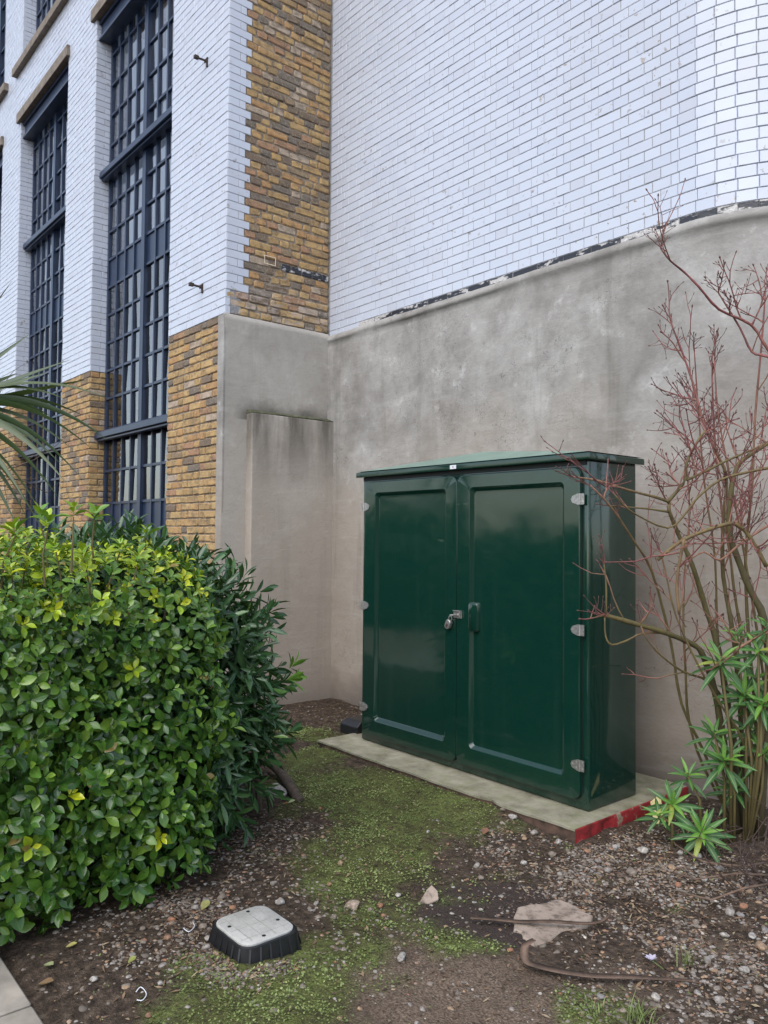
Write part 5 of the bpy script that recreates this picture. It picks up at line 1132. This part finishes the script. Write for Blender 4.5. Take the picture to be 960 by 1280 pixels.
fallen(604, 1043, .06, (.24, .12, .08), 'reddish brown fallen leaf near the concrete slab', 2.0)
def flower():
    p0 = gpx(815, 1202); e_ = empty('crocus_flower', p0, 'small wilted pale purple flower on the gravelly soil', 'flower')
    V, F, A = leaf_var([.05, .2, .26, .2, .02], .3, -.2)
    for i in range(6):
        a = i * 1.05; D = np.array([math.cos(a) * .8 - .4, math.sin(a) * .8, .22]); m4 = mats((p0 + [0, 0, .018])[None], D[None], np.array([[0, 0, 1.]]), np.array([.028]))[0]
        m = bpy.data.meshes.new('petal'); m.from_pydata(V.tolist(), [], F); set_col(m, np.tile((.50, .46, .58), (len(V), 1)), A * 0); m.materials.append(M['leaf_strap']); o = link('petal', m); under(o, e_); o.matrix_basis = Matrix(m4.tolist())
    q = MB(); q.tube([p0 + [.04, .01, 0], p0 + [.02, 0, .012], p0 + [0, 0, .018]], .002, 5, t=.3); q.build('stem', M['ground_cover'], e_)
flower()
for pts_, lb in (([(170, 1243), (176, 1238), (183, 1245), (178, 1252), (171, 1252)], 'short twist of white wire on soil below the bright shrub'), ([(229, 1166), (236, 1169), (243, 1163), (241, 1158)], 'curled white plastic strip on soil beside the access cover')):
    p = [gpx(a, b, .010) for a, b in pts_]; fine = []
    for i_ in range(len(p) - 1):
        p0, p1, p2, p3 = p[max(i_ - 1, 0)], p[i_], p[i_ + 1], p[min(i_ + 2, len(p) - 1)]
        for k_ in range(4): u = k_ / 4; fine.append(.5 * ((2 * p1) + (-p0 + p2) * u + (2 * p0 - 5 * p1 + 4 * p2 - p3) * u * u + (-p0 + 3 * p1 - 3 * p2 + p3) * u ** 3))
    fine.append(p[-1]); q = MB(); q.tube([x - p[0] for x in fine], .0018, 5); o = q.build('wire', M['label_white'], None, smooth=True); o.location = p[0]; tag(o, lb, 'wire')
# yellowish board fragment leaning beside the slab
p = gpx(826, 1030); q = MB(); q.add([(-.035, 0, 0), (.03, 0, 0), (.03, .007, 0), (-.035, .007, 0), (-.04, .06, .10), (.015, .07, .14), (.015, .077, .14), (-.04, .067, .10)], [(0, 3, 2, 1), (4, 5, 6, 7), (0, 1, 5, 4), (1, 2, 6, 5), (2, 3, 7, 6), (3, 0, 4, 7)])
simple('faded_yellow', (.52, .46, .22), .85, var=.2, scale=20); o = q.build('board_fragment', M['faded_yellow'], None, bevel=.003, seg=1); o.location = p; o.rotation_euler = (0, 0, R(45)); tag(o, 'pale yellow flat fragment leaning behind the spurge leaves', 'board')

# ================================================================== trees beyond the frame, seen mirrored in the cabinet doors
for i, (x, y, h, w, sd_) in enumerate(((-11.5, -2.4, 1.75, 1.3, 1), (-13.5, -5.2, 2.5, 1.5, 2), (-10.2, -5.4, 1.7, 1.3, 3), (-8.6, -7.6, 2.3, 1.3, 4), (-6.9, -9.4, 2.6, 1.5, 5), (-12.6, -.3, 1.6, 1.2, 6))):
    tr_ = empty('garden_tree', (x, y, 0), 'leafy evergreen garden tree across the path mirrored in the cabinet doors', 'tree', 'trees across the path')
    q = MB(); q.tube([(x, y, -.1), (x + .05, y, h * .4), (x, y + .05, h * .8)], [.09, .07, .03], 8)
    for k in range(6): a = k * 1.1; q.tube([(x, y, h * (.3 + .07 * k)), (x + math.cos(a) * w * .5, y + math.sin(a) * w * .5, h * (.5 + .07 * k))], [.035, .012], 6)
    q.build('trunk', M['bark_brown'], tr_, smooth=True)
    P, Nn = shell(1300, (x - w, y - w, h * .08), (x + w, y + w, h), 2.3, .7, 200 + sd_, .35); PP, DD, NN, SS, KK, RI = rosettes(P, Nn, 4, .16, 210 + sd_, 1.2, .3)
    leaf_set(tr_, EUO, mats(PP, DD, NN, SS), RNG.choice(3, len(PP)), [(.02, .06, .015), (.03, .085, .02), (.015, .045, .012)], M['leaf_glossy'], 0, 'crown')
